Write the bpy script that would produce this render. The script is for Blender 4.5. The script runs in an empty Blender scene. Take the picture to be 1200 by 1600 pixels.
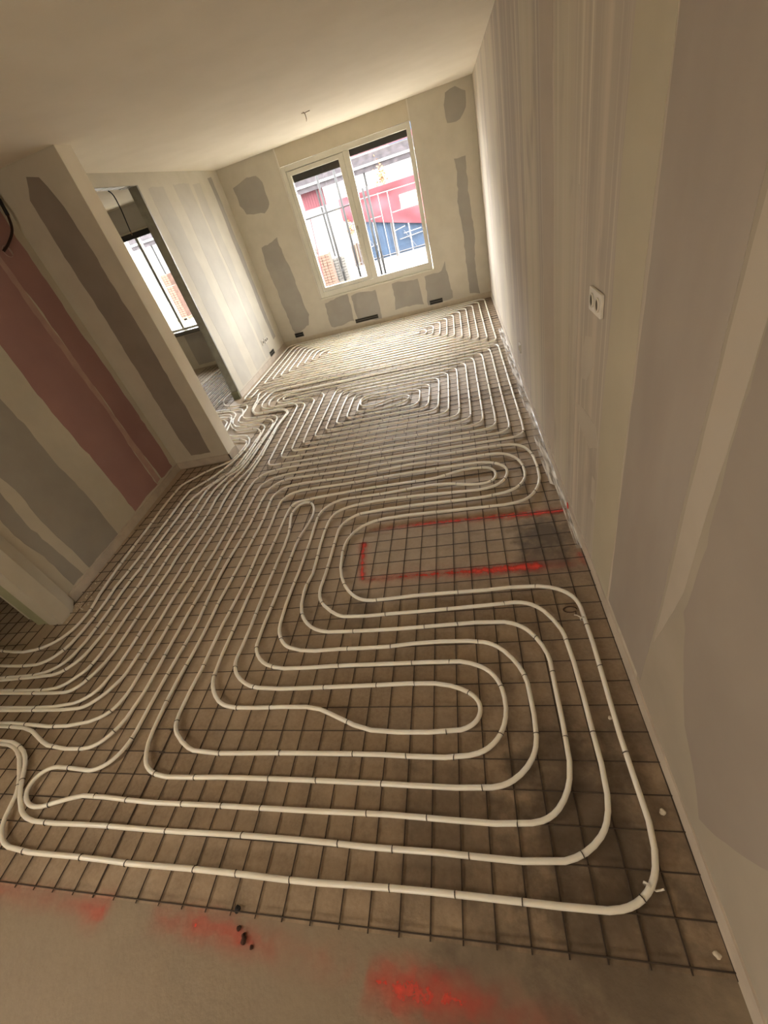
import bpy, bmesh, math, random
from mathutils import Vector, Matrix, noise

random.seed(7)
scene = bpy.context.scene
COL = scene.collection

# ------------------------------------------------------------------ camera
FPX, PITCH, ROLL, YAW, CAM_H = 643.99, -0.6461, -0.3186, 0.3092, 1.7825
fwd = Vector((-math.sin(YAW) * math.cos(PITCH), math.cos(YAW) * math.cos(PITCH), math.sin(PITCH)))
rgt = Vector((math.cos(YAW), math.sin(YAW), 0))
upv = rgt.cross(fwd)
R_ = math.cos(ROLL) * rgt + math.sin(ROLL) * upv
U_ = -math.sin(ROLL) * rgt + math.cos(ROLL) * upv
cam_d = bpy.data.cameras.new('camera')
cam_d.sensor_fit = 'VERTICAL'
cam_d.sensor_height = 32.0
cam_d.lens = FPX * 32.0 / 1600.0
cam_d.clip_start = 0.02
cam = bpy.data.objects.new('camera', cam_d)
M = Matrix((R_, U_, -fwd)).transposed().to_4x4()
M.translation = (0, 0, CAM_H)
cam.matrix_world = M
COL.objects.link(cam)
scene.camera = cam

# ------------------------------------------------------------------ world, sky light, exposure
world = bpy.data.worlds.new('sky')
scene.world = world
world.use_nodes = True
bg = world.node_tree.nodes['Background']
bg.inputs[0].default_value = (0.985, 0.99, 1.0, 1)
bg.inputs[1].default_value = 1.0
scene.view_settings.view_transform = 'Standard'
scene.view_settings.look = 'None'
scene.view_settings.gamma = 1.0
scene.view_settings.use_curve_mapping = False
scene.view_settings.exposure = 5.35
scene.cycles.max_bounces = 14
scene.cycles.diffuse_bounces = 10
scene.cycles.transparent_max_bounces = 12
scene.cycles.caustics_reflective = False
scene.cycles.sample_clamp_indirect = 6.0


def sky_portal(name, loc, rot, sx, sy):
    l = bpy.data.lights.new(name, 'AREA')
    l.shape = 'RECTANGLE'
    l.size, l.size_y = sx, sy
    l.cycles.is_portal = True
    o = bpy.data.objects.new(name, l)
    o.location, o.rotation_euler = loc, rot
    COL.objects.link(o)


YF_ = -2.4
sky_portal('sky_portal', (-1.29, 7.72, 1.45), (-math.pi / 2, 0, 0), 1.9, 1.8)
sky_portal('sky_portal', (-4.9, 7.72, 1.45), (-math.pi / 2, 0, 0), 0.8, 1.6)

sky_portal('sky_portal', (-3.52, -0.7, 1.75), (0, -math.pi / 2, 0), 0.9, 0.8)
sky_portal('sky_portal', (-1.15, YF_ - 0.22, 1.2), (math.pi / 2, 0, 0), 0.9, 0.5)

# room measures (metres): camera stands at x=0, y=0
XR, XL, YB, ZC = 0.478, -3.157, 7.385, 2.544
YF = -2.4

# ------------------------------------------------------------------ helpers


def mat(name, col, rough=0.8, col2=None, scale=8.0, detail=4.0, bump=0.0, bscale=None, spec=0.3, metal=0.0,
        stretch=(1, 1, 1), lo=0.35, hi=0.65):
    m = bpy.data.materials.new(name)
    m.use_nodes = True
    nt = m.node_tree
    b = nt.nodes['Principled BSDF']
    b.inputs['Roughness'].default_value = rough
    b.inputs['Metallic'].default_value = metal
    b.inputs['Specular IOR Level'].default_value = spec
    tc = nt.nodes.new('ShaderNodeTexCoord')
    mp = nt.nodes.new('ShaderNodeMapping')
    mp.inputs['Scale'].default_value = stretch
    nt.links.new(tc.outputs['Object'], mp.inputs['Vector'])
    n = nt.nodes.new('ShaderNodeTexNoise')
    n.inputs['Scale'].default_value = scale
    n.inputs['Detail'].default_value = detail
    nt.links.new(mp.outputs[0], n.inputs['Vector'])
    r = nt.nodes.new('ShaderNodeValToRGB')
    c2 = col2 or tuple(c * 0.9 for c in col)
    r.color_ramp.elements[0].position = lo
    r.color_ramp.elements[1].position = hi
    r.color_ramp.elements[0].color = (*c2, 1)
    r.color_ramp.elements[1].color = (*col, 1)
    nt.links.new(n.outputs['Fac'], r.inputs[0])
    nt.links.new(r.outputs[0], b.inputs['Base Color'])
    if bump:
        n2 = nt.nodes.new('ShaderNodeTexNoise')
        n2.inputs['Scale'].default_value = bscale or scale * 6
        n2.inputs['Detail'].default_value = 5
        nt.links.new(mp.outputs[0], n2.inputs['Vector'])
        bp = nt.nodes.new('ShaderNodeBump')
        bp.inputs['Strength'].default_value = bump
        bp.inputs['Distance'].default_value = 0.01
        nt.links.new(n2.outputs['Fac'], bp.inputs['Height'])
        nt.links.new(bp.outputs[0], b.inputs['Normal'])
    return m


def tag(o, label=None, cat=None, group=None, kind=None):
    if label:
        o['label'] = label
    if cat:
        o['category'] = cat
    if group:
        o['group'] = group
    if kind:
        o['kind'] = kind
    return o


def empty(name, loc=(0, 0, 0), rz=0.0):
    o = bpy.data.objects.new(name, None)
    o.location = loc
    o.rotation_euler = (0, 0, rz)
    o.empty_display_size = 0.1
    COL.objects.link(o)
    return o


class MB:
    def __init__(self):
        self.v, self.f = [], []

    def box(self, x0, x1, y0, y1, z0, z1):
        b = len(self.v)
        self.v += [(x0, y0, z0), (x1, y0, z0), (x1, y1, z0), (x0, y1, z0), (x0, y0, z1), (x1, y0, z1), (x1, y1, z1), (x0, y1, z1)]
        self.f += [[b + i for i in q] for q in ((0, 3, 2, 1), (4, 5, 6, 7), (0, 1, 5, 4), (1, 2, 6, 5), (2, 3, 7, 6), (3, 0, 4, 7))]
        return self

    def prism(self, pts, d):
        """closed polygon of 3-D points extruded by vector d"""
        b, n = len(self.v), len(pts)
        d = Vector(d)
        self.v += [tuple(p) for p in pts] + [tuple(Vector(p) + d) for p in pts]
        self.f.append(list(range(b + n - 1, b - 1, -1)))
        self.f.append([b + n + i for i in range(n)])
        for i in range(n):
            j = (i + 1) % n
            self.f.append([b + i, b + j, b + n + j, b + n + i])
        return self

    def tube(self, pts, r, n=8, cap=True, taper=None):
        b0 = len(self.v)
        pts = [Vector(p) for p in pts]
        N = len(pts)
        t = (pts[1] - pts[0]).normalized()
        up = Vector((0, 0, 1)) if abs(t.z) < 0.9 else Vector((1, 0, 0))
        side = t.cross(up).normalized()
        for i, p in enumerate(pts):
            t = (pts[min(i + 1, N - 1)] - pts[max(i - 1, 0)]).normalized()
            side = (side - t * side.dot(t)).normalized()
            up = side.cross(t)
            rr = r if taper is None else r * (1 + (taper - 1) * i / (N - 1))
            for k in range(n):
                a = 2 * math.pi * k / n
                self.v.append(tuple(p + side * (rr * math.cos(a)) + up * (rr * math.sin(a))))
        for i in range(N - 1):
            for k in range(n):
                a, c = b0 + i * n + k, b0 + i * n + (k + 1) % n
                self.f.append([a, c, c + n, a + n])
        if cap:
            self.f.append([b0 + k for k in range(n)][::-1])
            self.f.append([b0 + (N - 1) * n + k for k in range(n)])
        return self

    def lathe(self, prof, c=(0, 0, 0), n=20, axis='z', sx=1.0):
        """profile of (radius, height) turned round an axis through c"""
        b = len(self.v)
        for (r, h) in prof:
            for k in range(n):
                a = 2 * math.pi * k / n
                u, w = r * math.cos(a) * sx, r * math.sin(a)
                p = {'z': (u, w, h), 'x': (h, u, w), 'y': (u, h, w)}[axis]
                self.v.append((c[0] + p[0], c[1] + p[1], c[2] + p[2]))
        for i in range(len(prof) - 1):
            for k in range(n):
                a, d = b + i * n + k, b + i * n + (k + 1) % n
                self.f.append([a, d, d + n, a + n])
        return self

    def mesh(self, name, m=None, smooth=False):
        me = bpy.data.meshes.new(name)
        me.from_pydata(self.v, [], self.f)
        bm = bmesh.new()
        bm.from_mesh(me)
        bmesh.ops.recalc_face_normals(bm, faces=bm.faces[:])
        bm.to_mesh(me)
        bm.free()
        if m:
            me.materials.append(m)
        if smooth:
            for p in me.polygons:
                p.use_smooth = True
        return me

    def build(self, name, m, parent=None, smooth=False, bevel=0.0):
        o = bpy.data.objects.new(name, self.mesh(name, m, smooth))
        COL.objects.link(o)
        if parent:
            o.parent = parent
        if bevel:
            md = o.modifiers.new('bevel', 'BEVEL')
            md.width = bevel
            md.segments = 2
            md.limit_method = 'ANGLE'
        return o


def link(name, me, parent=None):
    o = bpy.data.objects.new(name, me)
    COL.objects.link(o)
    if parent:
        o.parent = parent
    return o


# ------------------------------------------------------------------ materials
M_CEIL = mat('ceiling_plaster', (0.88, 0.82, 0.70), 0.9, (0.84, 0.78, 0.66), 3.0, bump=0.05, bscale=40)
M_FILL = mat('joint_filler', (0.60, 0.56, 0.465), 0.85, (0.555, 0.515, 0.425), 5.0, bump=0.04, bscale=50)
M_BOARD = mat('grey_plasterboard', (0.385, 0.36, 0.315), 0.9, (0.35, 0.325, 0.285), 4.0)
M_BOARDB = mat('dull_plasterboard', (0.31, 0.265, 0.22), 0.9, (0.275, 0.235, 0.195), 4.0)
M_PINK = mat('pink_plasterboard', (0.40, 0.235, 0.22), 0.9, (0.365, 0.21, 0.20), 3.0)
M_STRIP = mat('edge_strip', (0.60, 0.53, 0.44), 0.6, (0.50, 0.44, 0.37), 9.0, bump=0.1)
M_WIRE = mat('rusty_wire', (0.075, 0.052, 0.036), 0.65, (0.045, 0.033, 0.026), 30.0)
M_PIPE = mat('pipe_plastic', (0.90, 0.87, 0.79), 0.32, (0.84, 0.80, 0.71), 7.0, spec=0.55)
pb_ = M_PIPE.node_tree.nodes['Principled BSDF']
pb_.inputs['Subsurface Weight'].default_value = 0.6
pb_.inputs['Subsurface Radius'].default_value = (1.0, 0.9, 0.75)
pb_.inputs['Subsurface Scale'].default_value = 0.012
M_TIE = mat('tie_wire', (0.07, 0.055, 0.045), 0.5, metal=0.3)
M_CTIE = mat('white_cable_tie', (0.75, 0.70, 0.62), 0.45)
M_WHITE = mat('white_plastic', (0.68, 0.64, 0.56), 0.35, spec=0.5)
M_DARK = mat('dark_cavity', (0.03, 0.026, 0.02), 0.8)
M_FRAME = mat('window_paint', (0.66, 0.64, 0.55), 0.4, (0.62, 0.60, 0.51), 4.0, spec=0.5)
M_METAL = mat('galvanised_metal', (0.34, 0.33, 0.27), 0.45, (0.27, 0.26, 0.22), 12.0, metal=0.35)
M_BLACK = mat('black_blind', (0.012, 0.011, 0.012), 0.6)
M_CABLE = mat('dark_cable', (0.03, 0.012, 0.008), 0.5)
M_BROWNC = mat('brown_cable', (0.22, 0.13, 0.06), 0.5)
M_DIRT = mat('dirt', (0.06, 0.03, 0.02), 0.9)
M_CRUMB = mat('plaster_crumb', (0.68, 0.60, 0.48), 0.9)
M_GREY = mat('grille_grey', (0.14, 0.13, 0.11), 0.6)


def right_wall_material():
    """skim-coated board: vertical trowel streaks of filler over pinkish grey board"""
    m = bpy.data.materials.new('skimmed_wall')
    m.use_nodes = True
    nt = m.node_tree
    N, L = nt.nodes.new, nt.links.new
    b = nt.nodes['Principled BSDF']
    b.inputs['Roughness'].default_value = 0.8
    b.inputs['Specular IOR Level'].default_value = 0.25
    tc = N('ShaderNodeTexCoord')

    def streak(sy, sz, detail, lo, hi, seed):
        mp = N('ShaderNodeMapping')
        mp.inputs['Scale'].default_value = (1, sy, sz)
        mp.inputs['Location'].default_value = (seed, seed * 1.7, 0)
        L(tc.outputs['Object'], mp.inputs[0])
        n = N('ShaderNodeTexNoise')
        n.inputs['Scale'].default_value = 1.0
        n.inputs['Detail'].default_value = detail
        L(mp.outputs[0], n.inputs['Vector'])
        mr = N('ShaderNodeMapRange')
        mr.inputs[1].default_value, mr.inputs[2].default_value = lo, hi
        L(n.outputs['Fac'], mr.inputs[0])
        return mr.outputs[0]

    def mix(f, a, c):
        x = N('ShaderNodeMix')
        x.data_type = 'RGBA'
        if hasattr(f, 'is_output'):
            L(f, x.inputs[0])
        else:
            x.inputs[0].default_value = f
        for s, v in ((x.inputs[6], a), (x.inputs[7], c)):
            if hasattr(v, 'is_output'):
                L(v, s)
            else:
                s.default_value = (*v, 1)
        return x.outputs[2]

    c = mix(streak(2.4, 0.10, 3, 0.38, 0.62, 3.1), (0.43, 0.38, 0.335), (0.57, 0.52, 0.42))
    c = mix(streak(9.0, 0.22, 4, 0.50, 0.66, 9.4), c, (0.60, 0.53, 0.445))
    c = mix(streak(28.0, 0.35, 3, 0.55, 0.75, 5.2), c, (0.66, 0.605, 0.51))
    c = mix(streak(5.0, 2.0, 5, 0.58, 0.74, 1.2), c, (0.41, 0.36, 0.31))
    L(c, b.inputs['Base Color'])
    return m


M_RWALL = right_wall_material()


def floor_material():
    m = bpy.data.materials.new('site_concrete')
    m.use_nodes = True
    nt = m.node_tree
    N, L = nt.nodes.new, nt.links.new
    b = nt.nodes['Principled BSDF']
    b.inputs['Roughness'].default_value = 0.62
    b.inputs['Specular IOR Level'].default_value = 0.35
    tc = N('ShaderNodeTexCoord')

    def nz(scale, detail, lo, hi, rough=0.6):
        n = N('ShaderNodeTexNoise')
        n.inputs['Scale'].default_value = scale
        n.inputs['Detail'].default_value = detail
        n.inputs['Roughness'].default_value = rough
        L(tc.outputs['Object'], n.inputs['Vector'])
        mr = N('ShaderNodeMapRange')
        mr.inputs[1].default_value, mr.inputs[2].default_value = lo, hi
        L(n.outputs['Fac'], mr.inputs[0])
        return mr.outputs[0], n.outputs['Fac']

    def mix(f, a, c):
        x = N('ShaderNodeMix')
        x.data_type = 'RGBA'
        L(f, x.inputs[0])
        for s, v in ((x.inputs[6], a), (x.inputs[7], c)):
            if hasattr(v, 'is_output'):
                L(v, s)
            else:
                s.default_value = (*v, 1)
        return x.outputs[2]

    def math_(op, a, c):
        x = N('ShaderNodeMath')
        x.operation = op
        for s, v in ((x.inputs[0], a), (x.inputs[1], c)):
            if hasattr(v, 'is_output'):
                L(v, s)
            else:
                s.default_value = v
        return x.outputs[0]

    big, bigraw = nz(1.6, 5, 0.35, 0.65)
    mid, midraw = nz(9.0, 6, 0.35, 0.70)
    fine, fineraw = nz(60.0, 4, 0.3, 0.75)
    c = mix(big, (0.28, 0.20, 0.128), (0.37, 0.275, 0.185))
    c = mix(mid, (0.235, 0.17, 0.11), c)
    f2 = math_('MULTIPLY', fine, 0.45)
    c = mix(f2, c, (0.44, 0.35, 0.255))
    # paler tone over the middle and left of the floor, noisy edged
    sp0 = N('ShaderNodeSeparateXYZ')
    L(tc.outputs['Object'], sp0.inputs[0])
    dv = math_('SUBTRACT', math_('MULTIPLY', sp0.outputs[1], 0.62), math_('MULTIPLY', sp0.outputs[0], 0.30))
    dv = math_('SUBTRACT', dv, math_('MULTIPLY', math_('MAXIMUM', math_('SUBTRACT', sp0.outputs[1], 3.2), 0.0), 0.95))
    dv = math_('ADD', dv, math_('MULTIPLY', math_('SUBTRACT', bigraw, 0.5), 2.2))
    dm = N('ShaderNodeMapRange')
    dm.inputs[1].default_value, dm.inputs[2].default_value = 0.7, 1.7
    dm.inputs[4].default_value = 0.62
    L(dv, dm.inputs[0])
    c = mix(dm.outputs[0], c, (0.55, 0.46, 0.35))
    # bare trowelled strip in front of the mesh: paler, greyer cement
    sep = N('ShaderNodeSeparateXYZ')
    L(tc.outputs['Object'], sep.inputs[0])
    wob = math_('MULTIPLY_ADD', midraw, 0.10)
    nt.nodes[-1].inputs[2].default_value = 0.05
    front = math_('LESS_THAN', sep.outputs[1], 0.135)
    front = math_('MULTIPLY', front, 0.75)
    c = mix(front, c, (0.255, 0.205, 0.145))
    # damp, oily stains, each with its own outline
    for (sx, sy, rad, amt) in ((0.20, 0.45, 0.33, 0.75), (0.12, 0.66, 0.22, 0.5), (0.30, 1.85, 0.20, 0.8), (0.26, 1.66, 0.17, 0.6),
                               (-0.28, 0.40, 0.30, 0.45), (0.20, 0.16, 0.30, 0.6), (-0.15, -0.02, 0.30, 0.45), (-0.75, 1.38, 0.16, 0.45), (0.38, 0.75, 0.2, 0.4)):
        cx = N('ShaderNodeCombineXYZ')
        cx.inputs[0].default_value, cx.inputs[1].default_value = sx, sy
        d = N('ShaderNodeVectorMath')
        d.operation = 'DISTANCE'
        L(tc.outputs['Object'], d.inputs[0])
        L(cx.outputs[0], d.inputs[1])
        dd = math_('ADD', d.outputs['Value'], math_('MULTIPLY', math_('SUBTRACT', midraw, 0.5), rad * 1.6))
        mr = N('ShaderNodeMapRange')
        mr.inputs[1].default_value, mr.inputs[2].default_value = rad, rad * 0.35
        mr.inputs[3].default_value, mr.inputs[4].default_value = 0.0, amt
        L(dd, mr.inputs[0])
        c = mix(mr.outputs[0], c, (0.085, 0.062, 0.042))
    L(c, b.inputs['Base Color'])
    bp = N('ShaderNodeBump')
    bp.inputs['Strength'].default_value = 0.6
    bp.inputs['Distance'].default_value = 0.008
    L(midraw, bp.inputs['Height'])
    L(bp.outputs[0], b.inputs['Normal'])
    return m


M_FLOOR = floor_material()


def spray_material():
    m = bpy.data.materials.new('red_spray_paint')
    m.use_nodes = True
    nt = m.node_tree
    N, L = nt.nodes.new, nt.links.new
    b = nt.nodes['Principled BSDF']
    b.inputs['Base Color'].default_value = (0.78, 0.07, 0.045, 1)
    b.inputs['Roughness'].default_value = 0.7
    tc = N('ShaderNodeTexCoord')
    at = N('ShaderNodeAttribute')
    at.attribute_name = 'cover'
    n = N('ShaderNodeTexNoise')
    n.inputs['Scale'].default_value = 22
    n.inputs['Detail'].default_value = 7
    n.inputs['Roughness'].default_value = 0.7
    L(tc.outputs['Object'], n.inputs['Vector'])
    s = N('ShaderNodeMath')
    s.operation = 'MULTIPLY_ADD'
    s.inputs[1].default_value = 2.2
    s.inputs[2].default_value = -1.1
    L(n.outputs['Fac'], s.inputs[0])
    a = N('ShaderNodeMath')
    a.operation = 'ADD'
    L(s.outputs[0], a.inputs[0])
    L(at.outputs['Fac'], a.inputs[1])
    mu = N('ShaderNodeMath')
    mu.operation = 'MULTIPLY'
    mu.use_clamp = True
    L(a.outputs[0], mu.inputs[0])
    L(at.outputs['Fac'], mu.inputs[1])
    L(mu.outputs[0], b.inputs['Alpha'])
    return m


M_SPRAY = spray_material()


def glass_material(name='window_glass', tint=(1, 1, 1)):
    m = bpy.data.materials.new(name)
    m.use_nodes = True
    nt = m.node_tree
    nt.nodes.remove(nt.nodes['Principled BSDF'])
    t = nt.nodes.new('ShaderNodeBsdfTransparent')
    t.inputs[0].default_value = (*tint, 1)
    g = nt.nodes.new('ShaderNodeBsdfGlossy')
    g.inputs['Roughness'].default_value = 0.02
    mx = nt.nodes.new('ShaderNodeMixShader')
    mx.inputs[0].default_value = 0.06
    nt.links.new(t.outputs[0], mx.inputs[1])
    nt.links.new(g.outputs[0], mx.inputs[2])
    nt.links.new(mx.outputs[0], nt.nodes['Material Output'].inputs[0])
    return m


M_GLASS = glass_material()
M_AMBER = glass_material('warm_fill_glass', (1.0, 0.93, 0.83))  # glass tinted to warm the light of the added fill windows


def film_material():
    m = bpy.data.materials.new('clear_film')
    m.use_nodes = True
    nt = m.node_tree
    b = nt.nodes['Principled BSDF']
    b.inputs['Base Color'].default_value = (0.86, 0.84, 0.80, 1)
    b.inputs['Roughness'].default_value = 0.3
    b.inputs['Specular IOR Level'].default_value = 0.8
    n = nt.nodes.new('ShaderNodeTexNoise')
    n.inputs['Scale'].default_value = 25
    n.inputs['Detail'].default_value = 4
    mr = nt.nodes.new('ShaderNodeMapRange')
    mr.inputs[1].default_value, mr.inputs[2].default_value = 0.42, 0.62
    mr.inputs[3].default_value, mr.inputs[4].default_value = 0.2, 0.9
    tc = nt.nodes.new('ShaderNodeTexCoord')
    mp = nt.nodes.new('ShaderNodeMapping')
    mp.inputs['Scale'].default_value = (2.2, 0.22, 1)
    nt.links.new(tc.outputs['Object'], mp.inputs[0])
    nt.links.new(mp.outputs[0], n.inputs['Vector'])
    nt.links.new(n.outputs['Fac'], mr.inputs[0])
    nt.links.new(mr.outputs[0], b.inputs['Alpha'])
    return m


M_FILM = film_material()

# ------------------------------------------------------------------ room shell
struct = lambda o: tag(o, kind='structure')
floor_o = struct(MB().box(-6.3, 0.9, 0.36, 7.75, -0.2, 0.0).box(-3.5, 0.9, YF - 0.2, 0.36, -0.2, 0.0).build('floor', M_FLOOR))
struct(MB().box(-6.3, 0.9, 0.36, 7.75, ZC, ZC + 0.25).box(-3.5, 0.9, YF - 0.2, 0.36, ZC, ZC + 0.25).build('ceiling', M_CEIL))
wall_right = struct(MB().box(XR, XR + 0.2, YF, YB, 0, ZC).build('wall_right', M_RWALL))
HX0, HX1, HZ0, HZ1 = -1.6, -0.7, 0.95, 1.45
struct(MB().box(-3.5, HX0, YF - 0.2, YF, 0, ZC).box(HX1, 0.9, YF - 0.2, YF, 0, ZC).box(HX0, HX1, YF - 0.2, YF, 0, HZ0).box(HX0, HX1, YF - 0.2, YF, HZ1, ZC).build('wall_front', M_FILL))
# side wall with an added fill-light window, left of and behind the photographer
GY0, GY1, GZ0, GZ1 = -1.1, -0.3, 1.3, 2.2
struct(MB().box(-3.5, -3.3, YF, GY0, 0, ZC).box(-3.5, -3.3, GY1, 0.50, 0, ZC).box(-3.5, -3.3, GY0, GY1, 0, GZ0).box(-3.5, -3.3, GY0, GY1, GZ1, ZC).box(-6.3, -3.5, 0.36, 0.50, 0, ZC).build('wall_side_near', M_FILL))
# window wall, shared by the room and the side room
WX0, WX1, WZ0 = -2.24, -0.345, 0.60
SX0, SX1, SZ0, SZ1 = -5.25, -4.53, 0.70, 2.20
wb = MB()
for (x0, x1, z0, z1) in ((-6.3, SX0, 0, ZC), (SX0, SX1, 0, SZ0), (SX0, SX1, SZ1, ZC), (SX1, WX0, 0, ZC), (WX0, WX1, 0, WZ0), (WX1, XR + 0.2, 0, ZC)):
    wb.box(x0, x1, YB, YB + 0.30, z0, z1)
wall_back = struct(wb.build('wall_back', M_FILL))
struct(MB().box(-6.3, -6.1, 0.5, YB, 0, ZC).build('wall_outer_left', M_FILL))

# left partition: pink stretch (slightly out of square), piece behind the nib, far stretch, header over the door
DOOR0, DOOR1, DOORZ = 4.34, 5.25, 2.435
PA, PB = Vector((-3.15, 3.47, 0)), Vector((-3.045, 1.52, 0))
wl = MB()
wl.prism([PA, PB, PB + Vector((-0.11, 0, 0)), PA + Vector((-0.11, 0, 0))], (0, 0, ZC))
wl.box(XL - 0.1, XL, 3.46, DOOR0, 0, ZC)
wl.box(XL - 0.1, XL, DOOR1, YB, 0, ZC)
wl.box(XL - 0.1, XL, DOOR0, DOOR1, DOORZ, ZC)
wall_left = struct(wl.build('wall_left', M_FILL))
wall_nib = struct(MB().box(-3.2, -2.51, 3.45, 3.62, 0, ZC).build('wall_nib', M_FILL))
# end of the pink wall beside the near opening: plastered post with a recessed frame strip
we = MB()
we.box(-3.10, -2.985, 1.455, 1.56, 0, ZC)
we.prism([(-2.985, 1.56, 0), (-3.05, 1.66, 0), (-3.10, 1.66, 0), (-3.10, 1.56, 0)], (0, 0, ZC))
we.box(-3.235, -3.10, 1.475, 1.56, 0, ZC)
we.box(-3.36, -3.225, 1.52, 1.60, 0, ZC)
wall_end = struct(we.build('wall_post', M_FILL))
# hall and side room partitions, seen only through the openings
ws = MB()
ws.box(-6.1, -3.26, 3.9, 4.0, 0, ZC)
struct(ws.build('wall_side_room', M_FILL))
struct(MB().box(-5.0, -4.9, 0.5, 3.9, 0, ZC).build('wall_hall', M_BOARDB))


def noisy(poly, amp, step=0.05, seed=0.0, freq=4.0):
    """subdivide a closed (u, v) polygon and let its outline wander like trowelled filler"""
    out = []
    n = len(poly)
    for i in range(n):
        a, b = Vector((*poly[i], 0)), Vector((*poly[(i + 1) % n], 0))
        k = max(1, int((b - a).length / step))
        for j in range(k):
            p = a.lerp(b, j / k)
            d = Vector((noise.noise(Vector((p.x * freq, p.y * freq * 0.6, seed))), noise.noise(Vector((p.x * freq, p.y * freq * 0.6, seed + 9.3))), 0)) * amp
            d += Vector((noise.noise(Vector((p.x * freq * 5, p.y * freq * 4, seed + 3))), noise.noise(Vector((p.x * freq * 5, p.y * freq * 4, seed + 6))), 0)) * amp * 0.35
            p += d
            out.append((p.x, p.y))
    return out


def patch(wall, name, poly, to3, nrm, m, amp=0.02, th=0.0012, seed=None):
    s = random.random() * 50 if seed is None else seed
    pts = [Vector(to3(u, v)) for (u, v) in noisy(poly, amp, seed=s)]
    return MB().prism(pts, Vector(nrm) * th).build(name, m, wall)


rect = lambda u0, u1, v0, v1: [(u0, v0), (u1, v0), (u1, v1), (u0, v1)]
# --- pink wall
onP = lambda y, z: (PA.x + (PB.x - PA.x) * (y - PA.y) / (PB.y - PA.y), y, z)
nP = (1, 0.05, 0)
for (y0, y1, m, z1) in ((1.745, 1.85, M_BOARD, 2.50), (1.925, 2.33, M_BOARD, 2.50), (2.62, 3.055, M_PINK, 2.42), (3.125, 3.375, M_PINK, 2.36)):
    patch(wall_left, 'plasterboard', rect(y0, y1, 0.085, z1), onP, nP, m, 0.034)
patch(wall_left, 'filler_joint', rect(3.045, 3.115, 0.09, 2.4), onP, nP, mat('thin_filler', (0.53, 0.37, 0.31), 0.9, (0.46, 0.31, 0.27), 9), 0.02, 0.0006)
# --- nib front face, the dull board lobe
onN = lambda x, z: (x, 3.45, z)
patch(wall_nib, 'plasterboard', [(-2.93, 0.13), (-2.69, 0.13), (-2.67, 1.0), (-2.66, 1.7), (-2.69, 2.25), (-2.75, 2.43), (-2.84, 2.45), (-2.92, 2.34), (-2.94, 1.6)], onN, (0, -1, 0), M_BOARDB, 0.025)
MB().box(-2.5098, -2.507, 3.452, 3.618, 0.076, ZC).build('lit_end_face', mat('lit_end_plaster', (0.90, 0.85, 0.72), 0.8, (0.87, 0.81, 0.68), 5), wall_nib)  # nib end lightened in colour to stand for the light falling on it
# --- window wall patches
onB = lambda x, z: (x, YB, z)
nB = (0, -1, 0)
for poly in ([(0.14, 2.46), (0.26, 2.50), (0.38, 2.43), (0.39, 2.28), (0.30, 2.18), (0.12, 2.18), (0.11, 2.3)],
             [(0.155, 1.83), (0.325, 1.82), (0.32, 1.0), (0.29, 0.11), (0.15, 0.15), (0.145, 0.8)],
             [(-2.99, 2.33), (-2.60, 2.36), (-2.53, 2.28), (-2.55, 1.97), (-2.68, 1.90), (-2.95, 1.97), (-3.0, 2.1)],
             [(-2.92, 1.53), (-2.60, 1.56), (-2.59, 0.9), (-2.52, 0.42), (-2.57, 0.27), (-2.90, 0.18), (-2.91, 0.9)],
             rect(-2.21, -1.77, 0.14, 0.54), rect(-1.72, -1.33, 0.12, 0.545), rect(-1.05, -0.60, 0.14, 0.545),
             [(-0.54, 0.12), (-0.12, 0.10), (-0.13, 0.45), (-0.17, 0.69), (-0.22, 0.55), (-0.51, 0.53)]):
    patch(wall_back, 'plasterboard', poly, onB, nB, M_BOARD, 0.05)
# --- far stretch of the left wall
onL = lambda y, z: (XL, y, z)
nL = (1, 0, 0)
for (y0, y1, z0, z1) in ((5.45, 5.78, 0.10, 2.40), (6.02, 6.42, 0.10, 2.42), (6.50, 6.72, 0.12, 2.40), (7.02, 7.15, 0.25, 2.46)):
    patch(wall_left, 'plasterboard', rect(y0, y1, z0, z1), onL, nL, M_BOARD if y0 > 7 else mat('skimmed_board', (0.53, 0.50, 0.43), 0.85, (0.49, 0.46, 0.40), 5), 0.03)
# --- right wall, near part
onR = lambda y, z: (XR, y, z)
nR = (-1, 0, 0)
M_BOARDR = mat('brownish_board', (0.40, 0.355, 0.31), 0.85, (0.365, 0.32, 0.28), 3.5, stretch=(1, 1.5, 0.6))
M_BOARDR2 = mat('grey_brown_board', (0.36, 0.315, 0.27), 0.85, (0.33, 0.285, 0.245), 3.5)  # nearest board, a slightly darker brown-grey than the one beside it
patch(wall_right, 'filler_coat', rect(-2.3, 0.92, 0.03, 2.54), onR, nR, mat('brown_filler', (0.43, 0.38, 0.31), 0.85, (0.39, 0.345, 0.28), 4), 0.006, 0.0005)
patch(wall_right, 'plasterboard', rect(0.885, 1.285, 0.10, 2.53), onR, nR, M_BOARDR, 0.012)
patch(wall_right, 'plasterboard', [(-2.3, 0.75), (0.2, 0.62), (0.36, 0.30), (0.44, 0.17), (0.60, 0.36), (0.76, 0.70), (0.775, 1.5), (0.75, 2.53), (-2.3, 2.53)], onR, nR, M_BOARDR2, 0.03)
patch(wall_right, 'filler_joint', rect(1.30, 1.56, 0.06, 2.52), onR, nR, mat('beige_filler', (0.52, 0.475, 0.37), 0.85, (0.49, 0.445, 0.345), 4), 0.016, 0.001)
patch(wall_right, 'filler_joint', [(0.79, 0.75), (0.865, 0.40), (0.87, 1.4), (0.855, 2.53), (0.775, 2.53), (0.78, 1.4)], onR, nR, mat('light_filler', (0.49, 0.44, 0.37), 0.85, (0.46, 0.41, 0.345), 5), 0.008, 0.001)
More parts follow.
